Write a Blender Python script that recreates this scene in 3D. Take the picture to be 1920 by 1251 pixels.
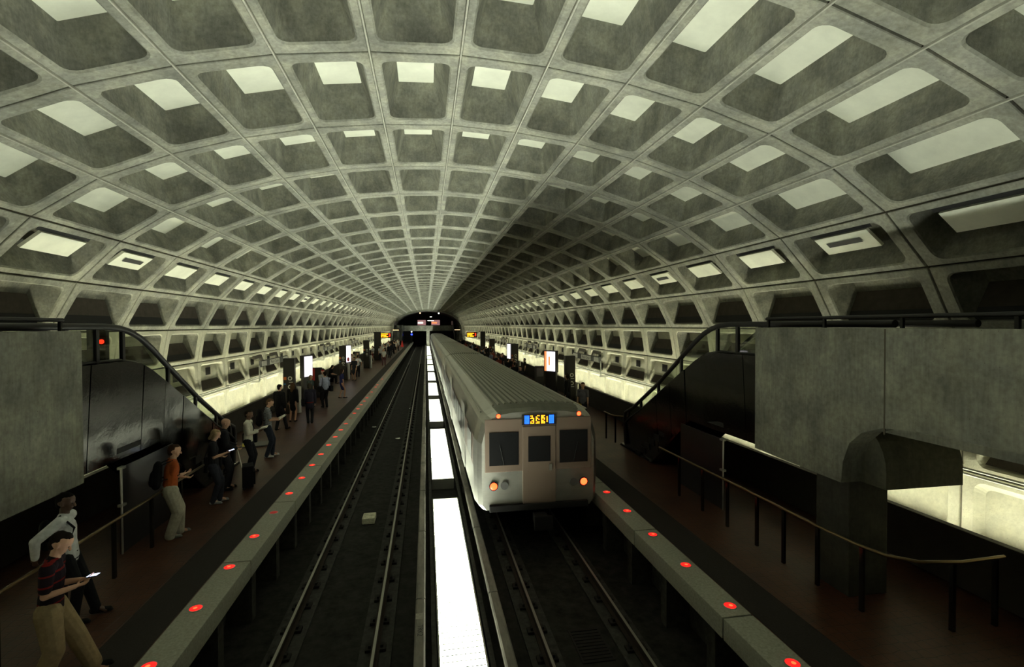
import bpy, bmesh, math, random
from mathutils import Vector, Matrix
random.seed(7)
for o in list(bpy.data.objects): bpy.data.objects.remove(o)
S = bpy.context.scene
C = S.collection
PI = math.pi

# ------------------------------------------------------------------ camera, world, exposure
CZ = 4.166                      # camera height above the platform (z = 0)
f_px, yaw, pitch, roll = 935.11, 0.1710, 0.0167, -0.0037
F = Vector((math.sin(yaw)*math.cos(pitch), math.cos(yaw)*math.cos(pitch), -math.sin(pitch)))
R0 = Vector((math.cos(yaw), -math.sin(yaw), 0)); U0 = R0.cross(F)
R2 = R0*math.cos(roll) + U0*math.sin(roll); U2 = -R0*math.sin(roll) + U0*math.cos(roll)
cd = bpy.data.cameras.new('camera'); cam = bpy.data.objects.new('camera', cd); C.objects.link(cam)
cd.sensor_width = 36; cd.lens = f_px/1920*36; cd.clip_end = 400; cd.clip_start = .05
m = Matrix((R2, U2, -F)).transposed().to_4x4(); m.translation = (0, 0, CZ); cam.matrix_world = m
S.camera = cam
w = bpy.data.worlds.new('world'); S.world = w; w.use_nodes = True
w.node_tree.nodes['Background'].inputs[0].default_value = (0.9, 1, .8, 1)
w.node_tree.nodes['Background'].inputs[1].default_value = 0.0
S.view_settings.view_transform = 'Standard'; S.view_settings.look = 'None'
S.view_settings.gamma = 1; S.view_settings.use_curve_mapping = False
S.view_settings.exposure = 0.0
CENTRE_E = 62.0      # luminance of the uplights between the tracks
WALL_E = 38.0         # luminance of the troughs behind the parapets
XC = 0.517           # centre line of the vault
Y0, PITCH_Y = 7.2026, 2.5173
I0, I1 = -4, 45
YEND = Y0 + PITCH_Y*I1

# ------------------------------------------------------------------ materials
def nd(nt, t, **k):
    n = nt.nodes.new(t)
    for a, b in k.items(): setattr(n, a, b)
    return n
def mat(name, col, rough=.7, metal=0, var=0, scale=3, bump=0, stretch=(1,1,1), col2=None, spec=None, detail=6):
    m = bpy.data.materials.new(name); m.use_nodes = True; nt = m.node_tree; b = nt.nodes['Principled BSDF']
    b.inputs['Base Color'].default_value = (*col, 1); b.inputs['Roughness'].default_value = rough; b.inputs['Metallic'].default_value = metal
    if spec is not None: b.inputs['Specular IOR Level'].default_value = spec
    if var or bump or col2:
        tc = nd(nt, 'ShaderNodeTexCoord'); mp = nd(nt, 'ShaderNodeMapping'); mp.inputs['Scale'].default_value = stretch
        nt.links.new(tc.outputs['Object'], mp.inputs[0])
        n = nd(nt, 'ShaderNodeTexNoise'); n.inputs['Scale'].default_value = scale; n.inputs['Detail'].default_value = detail; n.inputs['Roughness'].default_value = .65
        nt.links.new(mp.outputs[0], n.inputs['Vector'])
        r = nd(nt, 'ShaderNodeValToRGB'); r.color_ramp.elements[0].position = .3; r.color_ramp.elements[1].position = .7
        c2 = col2 or tuple(c*(1-var) for c in col)
        r.color_ramp.elements[0].color = (*c2, 1); r.color_ramp.elements[1].color = (*[min(1, c*(1+var*.35)) for c in col], 1)
        nt.links.new(n.outputs['Fac'], r.inputs[0]); nt.links.new(r.outputs[0], b.inputs['Base Color'])
        if bump:
            bp = nd(nt, 'ShaderNodeBump'); bp.inputs['Strength'].default_value = bump; bp.inputs['Distance'].default_value = .02
            nt.links.new(n.outputs['Fac'], bp.inputs['Height']); nt.links.new(bp.outputs[0], b.inputs['Normal'])
    return m
def emit(name, col, s, sample=True):
    m = bpy.data.materials.new(name); m.use_nodes = True; b = m.node_tree.nodes['Principled BSDF']
    b.inputs['Base Color'].default_value = (*[c*.3 for c in col], 1)
    b.inputs['Emission Color'].default_value = (*col, 1); b.inputs['Emission Strength'].default_value = s
    if not sample: m.cycles.emission_sampling = 'NONE'
    return m
def concrete(name, col, sc=1.0, dark=.5, board=.25, grain=1.0):
    """weathered concrete: large blotches, fine grain, pits and faint form-board streaks"""
    m = bpy.data.materials.new(name); m.use_nodes = True; nt = m.node_tree; b = nt.nodes['Principled BSDF']
    b.inputs['Roughness'].default_value = .85; b.inputs['Specular IOR Level'].default_value = .25
    tc = nd(nt, 'ShaderNodeTexCoord')
    def noise(s, d, st=(1,1,1)):
        mp = nd(nt, 'ShaderNodeMapping'); mp.inputs['Scale'].default_value = st; nt.links.new(tc.outputs['Object'], mp.inputs[0])
        n = nd(nt, 'ShaderNodeTexNoise'); n.inputs['Scale'].default_value = s; n.inputs['Detail'].default_value = d; n.inputs['Roughness'].default_value = .6
        nt.links.new(mp.outputs[0], n.inputs['Vector']); return n
    def mix(a, c, fac, mode='MULTIPLY'):
        x = nd(nt, 'ShaderNodeMix', data_type='RGBA', blend_type=mode); x.inputs['Factor'].default_value = fac
        nt.links.new(a, x.inputs['A']); nt.links.new(c, x.inputs['B']); return x.outputs['Result']
    def ramp(n, a, c, p0, p1):
        r = nd(nt, 'ShaderNodeValToRGB'); r.color_ramp.elements[0].position = p0; r.color_ramp.elements[1].position = p1
        r.color_ramp.elements[0].color = (*a, 1); r.color_ramp.elements[1].color = (*c, 1); nt.links.new(n.outputs['Fac'], r.inputs[0]); return r.outputs[0]
    big = ramp(noise(1.1*sc, 5), tuple(c*(1-dark*.62) for c in col), tuple(c*1.12 for c in col), .36, .66)
    fine = ramp(noise(16*sc, 8), (.68,.68,.66), (1.08,1.08,1.08), .3, .68)
    streak = ramp(noise(5*sc, 3, (5,5,.5)), (.7,.7,.68), (1,1,1), .35, .6)
    wear = ramp(noise(2.6*sc, 9), (1.18,1.16,1.05), (.82,.82,.8), .38, .58)
    o = mix(big, fine, .85*grain); o = mix(o, streak, board*1.6 if board*1.6 < 1 else 1); o = mix(o, wear, .8*grain)
    v = nd(nt, 'ShaderNodeTexVoronoi'); v.inputs['Scale'].default_value = 13*sc; nt.links.new(tc.outputs['Object'], v.inputs['Vector'])
    r = nd(nt, 'ShaderNodeValToRGB'); r.color_ramp.elements[0].position = .045; r.color_ramp.elements[1].position = .085
    r.color_ramp.elements[0].color = (.35,.32,.28,1); r.color_ramp.elements[1].color = (1,1,1,1); nt.links.new(v.outputs['Distance'], r.inputs[0])
    o = mix(o, r.outputs[0], .7)
    nt.links.new(o, b.inputs['Base Color'])
    bp = nd(nt, 'ShaderNodeBump'); bp.inputs['Strength'].default_value = .35; bp.inputs['Distance'].default_value = .015
    nt.links.new(noise(22*sc, 6).outputs['Fac'], bp.inputs['Height']); nt.links.new(bp.outputs[0], b.inputs['Normal'])
    return m
M = {}
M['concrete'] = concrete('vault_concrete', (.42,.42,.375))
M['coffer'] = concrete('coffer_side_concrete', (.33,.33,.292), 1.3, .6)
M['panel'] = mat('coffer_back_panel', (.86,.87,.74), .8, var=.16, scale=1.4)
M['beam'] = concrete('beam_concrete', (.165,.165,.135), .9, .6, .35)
M['wallconc'] = concrete('wall_concrete', (.58,.57,.47), 1.1, .10, .03, .45)
M['groove'] = mat('joint_dark', (.04,.032,.018), .9)
M['strip'] = mat('joint_strip', (.5,.49,.42), .5, var=.3, scale=9)
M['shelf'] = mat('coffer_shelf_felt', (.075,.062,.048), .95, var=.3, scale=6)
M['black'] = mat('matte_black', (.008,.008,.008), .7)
M['granite'] = mat('granite', (.28,.28,.225), .6, var=.35, scale=26, bump=.1)
M['granite_side'] = mat('granite_face', (.22,.215,.18), .7, var=.5, scale=9)
M['track'] = mat('track_slab', (.022,.021,.018), .85, var=.7, scale=5, bump=.4, spec=.12)
M['rail'] = mat('rail_steel', (.30,.29,.25), .5, .9)
M['railside'] = mat('rail_web', (.025,.018,.014), .85, spec=.2)
M['fast'] = mat('fastener', (.014,.012,.011), .8, 0, spec=.2)
M['cover'] = mat('cover_board', (.20,.185,.155), .7, var=.55, scale=6, stretch=(1,.25,1))
M['curb'] = mat('curb_concrete', (.045,.044,.038), .85, var=.6, scale=8, spec=.15)
M['bronze'] = mat('dark_bronze', (.060,.058,.054), .15, .95, var=.1, scale=1.1, bump=.5)
M['bronzerail'] = mat('handrail_bronze', (.17,.12,.06), .35, .9)
M['rubber'] = mat('handrail_rubber', (.006,.006,.006), .45)
M['pylon'] = mat('pylon_brown', (.022,.018,.014), .4)
M['white'] = mat('sign_white', (.75,.75,.68), .6)
M['grey'] = mat('sign_grey', (.09,.09,.085), .6)
M['orange'] = mat('sign_orange', (.75,.18,.03), .6)
M['blue'] = mat('sign_blue', (.04,.2,.5), .6)
M['red'] = mat('sign_red', (.5,.03,.02), .6)
M['steel'] = mat('stainless', (.55,.54,.49), .42, .9, var=.12, scale=3, stretch=(1,.2,3))
M['roof'] = mat('train_roof', (.20,.20,.165), .5, .6, var=.25, scale=2, stretch=(2,.1,1))
M['brown'] = mat('train_brown', (.13,.085,.06), .35, .2)
M['bezel'] = mat('train_end_brown', (.20,.145,.11), .5, .2)
M['trainwin'] = mat('train_window', (.012,.012,.013), .28, 0, spec=.4)
M['under'] = mat('underframe', (.012,.011,.011), .8, spec=.2)
M['galv'] = mat('galvanised', (.42,.42,.38), .38, .8)
M['tube'] = emit('uplight_diffuser', (.94,1,.82), CENTRE_E)
M['trough'] = emit('wall_trough_tube', (1,1,.70), WALL_E)
M['redlamp'] = emit('red_lens', (1,.012,.01), 1.5, False)
M['reddim'] = emit('red_lens_dim', (.6,.02,.015), .30, False)
M['redcore'] = emit('red_core', (1,.12,.03), 2.2, False)
M['taillamp'] = emit('tail_lamp', (1,.045,.01), 9, False)
M['ledorange'] = emit('led_orange', (1,.30,.01), 5, False)
M['ledblue'] = emit('led_blue', (.012,.10,1), 5, False)
M['ledred'] = emit('led_red', (1,.03,.01), 4, False)
M['lightbox'] = emit('lightbox', (.95,.9,1), 1.6)
M['lightboxO'] = emit('lightbox_orange', (1,.25,.08), 1.6, False)
M['phone'] = emit('phone_screen', (.55,.65,1), 5)
M['lampwhite'] = emit('lamp_white', (.9,1,.8), 5, False)
M['lampwarm'] = emit('lamp_warm', (1,.6,.3), 3, False)
M['signalblue'] = emit('signal_blue', (.02,.04,1), 6, False)
M['screen'] = emit('screen_pink', (.6,.3,.3), .55, False)
def glass_mat():
    m = bpy.data.materials.new('balustrade_glass'); m.use_nodes = True; nt = m.node_tree; nt.nodes.clear()
    o = nd(nt, 'ShaderNodeOutputMaterial'); mx = nd(nt, 'ShaderNodeMixShader'); t = nd(nt, 'ShaderNodeBsdfTransparent'); g = nd(nt, 'ShaderNodeBsdfGlossy')
    t.inputs[0].default_value = (.72,.75,.68,1); g.inputs['Roughness'].default_value = .03
    mx.inputs[0].default_value = .07; nt.links.new(t.outputs[0], mx.inputs[1]); nt.links.new(g.outputs[0], mx.inputs[2]); nt.links.new(mx.outputs[0], o.inputs[0]); return m
M['glass'] = glass_mat()
def floor_mat():
    m = bpy.data.materials.new('hexagon_tile'); m.use_nodes = True; nt = m.node_tree; b = nt.nodes['Principled BSDF']
    tc = nd(nt, 'ShaderNodeTexCoord'); br = nd(nt, 'ShaderNodeTexVoronoi', feature='DISTANCE_TO_EDGE'); br.inputs['Scale'].default_value = 6.5; br.inputs['Randomness'].default_value = .25
    nt.links.new(tc.outputs['Object'], br.inputs['Vector'])
    r = nd(nt, 'ShaderNodeValToRGB'); r.color_ramp.elements[0].position = .02; r.color_ramp.elements[1].position = .05
    r.color_ramp.elements[0].color = (.03,.018,.012,1); r.color_ramp.elements[1].color = (1,1,1,1); nt.links.new(br.outputs['Distance'], r.inputs[0])
    n = nd(nt, 'ShaderNodeTexNoise'); n.inputs['Scale'].default_value = 1.7; n.inputs['Detail'].default_value = 6; nt.links.new(tc.outputs['Object'], n.inputs['Vector'])
    r2 = nd(nt, 'ShaderNodeValToRGB'); r2.color_ramp.elements[0].color = (.036,.014,.009,1); r2.color_ramp.elements[1].color = (.080,.032,.018,1); r2.color_ramp.elements[0].position = .3; r2.color_ramp.elements[1].position = .7
    nt.links.new(n.outputs['Fac'], r2.inputs[0])
    x = nd(nt, 'ShaderNodeMix', data_type='RGBA', blend_type='MULTIPLY'); x.inputs['Factor'].default_value = .8
    nt.links.new(r2.outputs[0], x.inputs['A']); nt.links.new(r.outputs[0], x.inputs['B']); nt.links.new(x.outputs['Result'], b.inputs['Base Color'])
    b.inputs['Roughness'].default_value = .42; b.inputs['Specular IOR Level'].default_value = .28
    bp = nd(nt, 'ShaderNodeBump'); bp.inputs['Strength'].default_value = .3; bp.inputs['Distance'].default_value = .006; nt.links.new(r.outputs[0], bp.inputs['Height']); nt.links.new(bp.outputs[0], b.inputs['Normal'])
    return m
M['floor'] = floor_mat()
M['tactile'] = mat('tactile_strip', (.025,.021,.019), .8, var=.3, scale=40, bump=.3, spec=.15)

# ------------------------------------------------------------------ mesh helpers
class MB:
    """collects polygons for one mesh; each face remembers its material slot"""
    def __init__(s): s.v, s.f, s.mi, s.sm = [], [], [], []
    def face(s, pts, mi=0, sm=False):
        n = len(s.v); s.v += [tuple(p) for p in pts]; s.f.append(tuple(range(n, n+len(pts)))); s.mi.append(mi); s.sm.append(sm)
    def raw(s, vs, fs, mi=0, sm=False):
        n = len(s.v); s.v += [tuple(p) for p in vs]
        for q in fs: s.f.append(tuple(n+i for i in q)); s.mi.append(mi); s.sm.append(sm)
    def box(s, a, b, mi=0, bev=0):
        x0,x1 = sorted((a[0],b[0])); y0,y1 = sorted((a[1],b[1])); z0,z1 = sorted((a[2],b[2]))
        if bev:
            bm = bmesh.new(); bmesh.ops.create_cube(bm, size=1)
            for v in bm.verts: v.co = Vector((x0 if v.co.x<0 else x1, y0 if v.co.y<0 else y1, z0 if v.co.z<0 else z1))
            bmesh.ops.bevel(bm, geom=bm.edges[:], offset=bev, segments=2, affect='EDGES', profile=.7)
            bm.verts.index_update(); s.raw([v.co[:] for v in bm.verts], [[v.index for v in q.verts] for q in bm.faces], mi); bm.free(); return s
        V = [(x0,y0,z0),(x1,y0,z0),(x1,y1,z0),(x0,y1,z0),(x0,y0,z1),(x1,y0,z1),(x1,y1,z1),(x0,y1,z1)]
        s.raw(V, [(0,3,2,1),(4,5,6,7),(0,1,5,4),(1,2,6,5),(2,3,7,6),(3,0,4,7)], mi); return s
    def tube(s, pts, r, n=10, mi=0, caps=True, flat=1.0):
        pts = [Vector(p) for p in pts]; rs = r if isinstance(r, (list, tuple)) else [r]*len(pts)
        rings = []
        for i, p in enumerate(pts):
            t = (pts[min(i+1, len(pts)-1)] - pts[max(i-1, 0)]).normalized()
            up = Vector((0,0,1)) if abs(t.z) < .95 else Vector((0,1,0))
            a = t.cross(up).normalized(); b = a.cross(t).normalized()
            rings.append([p + a*math.cos(2*PI*k/n)*rs[i] + b*math.sin(2*PI*k/n)*rs[i]*flat for k in range(n)])
        V = [q for g in rings for q in g]; Fc = []
        for i in range(len(pts)-1):
            for k in range(n):
                k2 = (k+1) % n; Fc.append((i*n+k, i*n+k2, (i+1)*n+k2, (i+1)*n+k))
        s.raw(V, Fc, mi, True)
        if caps: s.face(rings[0][::-1], mi); s.face(rings[-1], mi)
        return s
    def prism(s, poly, axis, a, b, mi=0):
        """extrude a 2-D polygon (the two coordinates other than axis, in xyz order) from a to b"""
        def P(q, t):
            q = list(q); q.insert(axis, t); return tuple(q)
        n = len(poly); V = [P(q, a) for q in poly] + [P(q, b) for q in poly]
        Fc = [tuple(range(n))[::-1], tuple(range(n, 2*n))] + [(i, (i+1) % n, n+(i+1) % n, n+i) for i in range(n)]
        s.raw(V, Fc, mi); return s
    def build(s, name, mats, parent=None, recalc=True, smooth=None):
        me = bpy.data.meshes.new(name); me.from_pydata(s.v, [], s.f)
        mats = mats if isinstance(mats, (list, tuple)) else [mats]
        for q in mats: me.materials.append(q)
        me.polygons.foreach_set('material_index', s.mi); me.polygons.foreach_set('use_smooth', [smooth if smooth is not None else x for x in s.sm])
        if recalc:
            bm = bmesh.new(); bm.from_mesh(me); bmesh.ops.recalc_face_normals(bm, faces=bm.faces[:]); bm.to_mesh(me); bm.free()
        me.update(); o = bpy.data.objects.new(name, me); C.objects.link(o)
        if parent: o.parent = parent
        return o
def tag(o, label, cat, group=None, kind=None):
    o['label'] = label; o['category'] = cat
    if group: o['group'] = group
    if kind: o['kind'] = kind
    return o
def struct(o, label=None):
    o['kind'] = 'structure'
    if label: o['label'] = label
    return o
def empty(name, loc, rz=0, label=None, cat=None, group=None):
    o = bpy.data.objects.new(name, None); C.objects.link(o); o.location = loc; o.rotation_euler = (0,0,rz); o.empty_display_size = .2
    if label: tag(o, label, cat, group)
    return o
def copy_tree(o, loc=None, rz=None, label=None, parent=None):
    c = o.copy(); C.objects.link(c)
    if parent: c.parent = parent
    if loc is not None: c.location = loc
    if rz is not None: c.rotation_euler = (0,0,rz)
    if label: c['label'] = label
    for ch in list(o.children): copy_tree(ch, parent=c)
    return c
def text_faces(mb, s, size, origin, ux, uy, mi=0, depth=.004, align='CENTER'):
    cu = bpy.data.curves.new('t', 'FONT'); cu.body = s; cu.size = size; cu.align_x = align; cu.align_y = 'CENTER'; cu.resolution_u = 2
    ob = bpy.data.objects.new('t', cu); C.objects.link(ob)
    dg = bpy.context.evaluated_depsgraph_get(); me = bpy.data.meshes.new_from_object(ob.evaluated_get(dg))
    ux = Vector(ux).normalized(); uy = Vector(uy).normalized(); nz = ux.cross(uy); o = Vector(origin)
    mb.raw([o + ux*v.co.x + uy*v.co.y + nz*depth for v in me.vertices], [tuple(p.vertices) for p in me.polygons], mi)
    bpy.data.objects.remove(ob); bpy.data.meshes.remove(me); bpy.data.curves.remove(cu)

# ------------------------------------------------------------------ the coffered vault
NODE = [(0,3.847),(1.261,3.787),(2.4996,3.6425),(3.722,3.388),(4.904,3.032),(6.051,2.555),(7.079,1.863),(7.93,.962),(8.50,-.12),(8.70,-1.31),(8.67,-2.54),(8.65,-3.80)]
NODE = [(x, z+CZ) for x, z in NODE]
def rrect(w, h, r, n=4):
    """rounded rectangle ring, n+1 points per corner, centred"""
    out = []
    for cx, cy, a0 in ((w/2-r, h/2-r, 0), (-w/2+r, h/2-r, 90), (-w/2+r, -h/2+r, 180), (w/2-r, -h/2+r, 270)):
        for k in range(n+1):
            a = math.radians(a0 + 90*k/n); out.append((cx + r*math.cos(a), cy + r*math.sin(a)))
    return out
def orect(w, h, n=4):
    out = []
    for sx, sy, a0 in ((1,1,0),(-1,1,1),(-1,-1,2),(1,-1,3)):
        for k in range(n+1):
            t = k/n
            # walk the outer corner so that facing points match the rounded ring
            if a0 == 0: p = (w/2, h/2 - (.5-t)*.12 if t < .5 else h/2) if t < .5 else (w/2 - (t-.5)*.12, h/2)
            elif a0 == 1: p = (-w/2 + (.5-t)*.12, h/2) if t < .5 else (-w/2, h/2 - (t-.5)*.12)
            elif a0 == 2: p = (-w/2, -h/2 + (.5-t)*.12) if t < .5 else (-w/2 + (t-.5)*.12, -h/2)
            else: p = (w/2 - (.5-t)*.12, -h/2) if t < .5 else (w/2, -h/2 + (t-.5)*.12)
            out.append(p)
    return out
G = .018     # half the joint between tiles
def tile(mb, side, r, i, mats):
    """one precast coffer; u runs along the tunnel, v up the profile, n away from the room"""
    (xa, za), (xb, zb) = NODE[r], NODE[r+1]
    A = Vector((XC + side*xa, 0, za)); B = Vector((XC + side*xb, 0, zb))       # A nearer the crown
    vdir = (A - B); H = vdir.length; vdir.normalize(); u = Vector((0,1,0))
    nrm = Vector((side*(A.z-B.z), 0, abs(xb-xa)))
    if r >= 9: nrm = Vector((side*(A.z-B.z), 0, (xb-xa)))
    nrm.normalize(); nrm = (nrm - vdir*nrm.dot(vdir)).normalized()
    if nrm.x*side < 0: nrm = -nrm
    mid = (A+B)/2; yc = Y0 + PITCH_Y*(i+.5); W = PITCH_Y
    def P(p, d): return (mid.x + vdir.x*p[1] + nrm.x*d, yc + p[0], mid.z + vdir.z*p[1] + nrm.z*d)
    def shift(ring, dv): return [(a, b+dv) for a, b in ring]
    CO, SD, PN, SH, BK, WL = mats
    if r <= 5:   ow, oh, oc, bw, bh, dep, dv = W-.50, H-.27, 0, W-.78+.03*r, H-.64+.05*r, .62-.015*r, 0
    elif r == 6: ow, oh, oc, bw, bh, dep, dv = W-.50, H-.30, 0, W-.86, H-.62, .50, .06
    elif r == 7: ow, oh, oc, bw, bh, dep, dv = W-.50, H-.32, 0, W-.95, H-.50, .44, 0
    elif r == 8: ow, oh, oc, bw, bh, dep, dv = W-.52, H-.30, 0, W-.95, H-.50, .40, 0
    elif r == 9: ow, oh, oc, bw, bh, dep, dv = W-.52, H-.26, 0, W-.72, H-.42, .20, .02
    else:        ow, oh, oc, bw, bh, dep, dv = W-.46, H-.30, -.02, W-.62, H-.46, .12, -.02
    wl = WL if r >= 8 else CO
    sd = WL if r >= 9 else SD
    O0 = orect(W-2*G, H-2*G); O1 = orect(W-2*G-.02, H-2*G-.02); Q = shift(rrect(ow+.05, oh+.05, .17), oc); Q1 = shift(rrect(ow, oh, .15), oc); B1 = shift(rrect(bw, bh, .02 if r < 10 else .12), dv)
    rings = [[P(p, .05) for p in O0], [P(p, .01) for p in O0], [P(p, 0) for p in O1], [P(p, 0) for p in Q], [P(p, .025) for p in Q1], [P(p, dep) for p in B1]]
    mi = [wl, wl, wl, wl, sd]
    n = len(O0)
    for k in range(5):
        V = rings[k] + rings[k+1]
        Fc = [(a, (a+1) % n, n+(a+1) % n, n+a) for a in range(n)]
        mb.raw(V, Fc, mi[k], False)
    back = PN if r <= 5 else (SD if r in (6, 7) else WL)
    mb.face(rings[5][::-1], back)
    if r == 6:      # white ventilation panel in the upper half, dark slot above it
        pw, top, bot, d0 = ow-.80, oh/2-.15, -oh/2+.34, .10
        q = [P((-pw/2, bot), d0+.06), P((pw/2, bot), d0+.06), P((pw/2, top), d0), P((-pw/2, top), d0)]
        q2 = [P((-pw/2, bot), d0+.12), P((pw/2, bot), d0+.12), P((pw/2, top), d0+.06), P((-pw/2, top), d0+.06)]
        mb.raw(q+q2, [(0,1,2,3),(7,6,5,4),(0,4,5,1),(1,5,6,2),(2,6,7,3),(3,7,4,0)], PN)
        mb.raw([P((-pw/2-.1, top), d0+.05), P((pw/2+.1, top), d0+.05), P((pw/2+.1, oh/2+.02), d0+.05), P((-pw/2-.1, oh/2+.02), d0+.05)], [(0,1,2,3)], BK)
        if (side < 0 and i in (2, 9, 16, 23)) or (side > 0 and i in (0, 3, 10, 17)):
            s0, s1, t0, t1 = -pw*.30, pw*.34, bot+(top-bot)*.42, bot+(top-bot)*.68
            mb.face([P((s0, t0), d0+.02), P((s1, t0), d0+.02), P((s1, t1), d0+.008), P((s0, t1), d0+.008)], BK)
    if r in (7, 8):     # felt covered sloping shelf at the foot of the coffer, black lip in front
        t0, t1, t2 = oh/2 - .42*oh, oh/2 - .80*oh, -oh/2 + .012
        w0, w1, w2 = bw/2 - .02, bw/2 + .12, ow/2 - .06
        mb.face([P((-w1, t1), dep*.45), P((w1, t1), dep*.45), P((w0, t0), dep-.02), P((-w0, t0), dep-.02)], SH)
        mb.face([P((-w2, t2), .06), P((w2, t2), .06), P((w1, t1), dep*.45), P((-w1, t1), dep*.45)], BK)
    if r == 9:
        if True:   # small square vent and lower pocket
            d = dep-.012; s_ = .22
            mb.raw([P((-s_, .05), d-.02), P((s_, .05), d-.02), P((s_, .34), d-.02), P((-s_, .34), d-.02)], [(0,1,2,3)], BK)
            hw = ow/2-.16
            mb.face([P((-hw-.06, -oh/2+.05), .02), P((hw+.06, -oh/2+.05), .02), P((hw-.02, -oh/2+.36), d-.03), P((-hw+.12, -oh/2+.36), d-.03)], SH)
IDX = (0,1,2,3,4,5)
MS = [M['concrete'], M['coffer'], M['panel'], M['shelf'], M['black'], M['wallconc']]
def vault_part(name, side_rows, label):
    mb = MB()
    for side, r in side_rows:
        for i in range(I0, I1): tile(mb, side, r, i, IDX)
    return struct(mb.build(name, MS, recalc=False), label)
vault_part('ceiling', [(s, r) for s in (-1, 1) for r in range(0, 7)], 'coffered concrete barrel vault over both tracks')
vault_part('wall_left', [(-1, r) for r in range(7, 11)], 'coffered concrete vault wall behind the left platform')
vault_part('wall_right', [(1, r) for r in range(7, 11)], 'coffered concrete vault wall behind the right platform')
# dark joint backing, solid shell behind the coffers
mb = MB(); ya, yb = Y0 + PITCH_Y*I0 - .3, YEND + .02
full = [(XC - x, z) for x, z in NODE[::-1]] + [(XC + x, z) for x, z in NODE[1:]]
def off(pl, d):
    out = []
    for k, (x, z) in enumerate(pl):
        v = Vector((x - XC, z - 1.2)); v.normalize(); out.append((x + v.x*d, z + v.y*d))
    return out
inner = off(full, .045)
for k in range(len(full)-1):
    # only the thin backing behind the joints between tiles
    (x0, z0), (x1, z1) = inner[k], inner[k+1]
    for i in range(I0, I1+1):
        y = Y0 + PITCH_Y*i; mb.face([(x0, y-.03, z0), (x0, y+.03, z0), (x1, y+.03, z1), (x1, y-.03, z1)])
    if k:
        d = Vector((x1-x0, z1-z0)).normalized()*.035
        mb.face([(x0-d.x, ya, z0-d.y), (x0+d.x, ya, z0+d.y), (x0+d.x, yb, z0+d.y), (x0-d.x, yb, z0-d.y)])
struct(mb.build('trim_1', M['groove'], recalc=False), 'dark open joints between the precast coffers')
# raised bright joint strips along the upper ribs
mb = MB()
for k in range(6, len(full)-6):
    x, z = full[k]; n = Vector((x-XC, z-(CZ-8.7))).normalized(); t = Vector((n.y, -n.x))
    a = Vector((x, z)); q = []
    for du, dn in ((-.016, .01), (-.010, -.022), (.010, -.022), (.016, .01)):
        q.append((a.x + t.x*du + n.x*dn, a.y + t.y*du + n.y*dn))
    mb.prism(q, 1, ya, yb)
struct(mb.build('trim_2', M['strip']), 'raised joint strips running along the vault ribs')
# outer shell (closes the vault from outside light)
mb = MB(); outer = off(full, 1.0)
for k in range(len(outer)-1):
    (x0, z0), (x1, z1) = outer[k], outer[k+1]; mb.face([(x0, -12, z0), (x0, YEND+45, z0), (x1, YEND+45, z1), (x1, -12, z1)])
struct(mb.build('ceiling_2', M['black'], recalc=False), 'dark rock shell behind the vault')
mb = MB(); poly = off(full, 1.05); poly = [(poly[0][0], -1.6)] + poly + [(poly[-1][0], -1.6)]
mb.prism(poly, 1, -12.2, -12)
struct(mb.build('wall_back', M['beam']))

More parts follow.
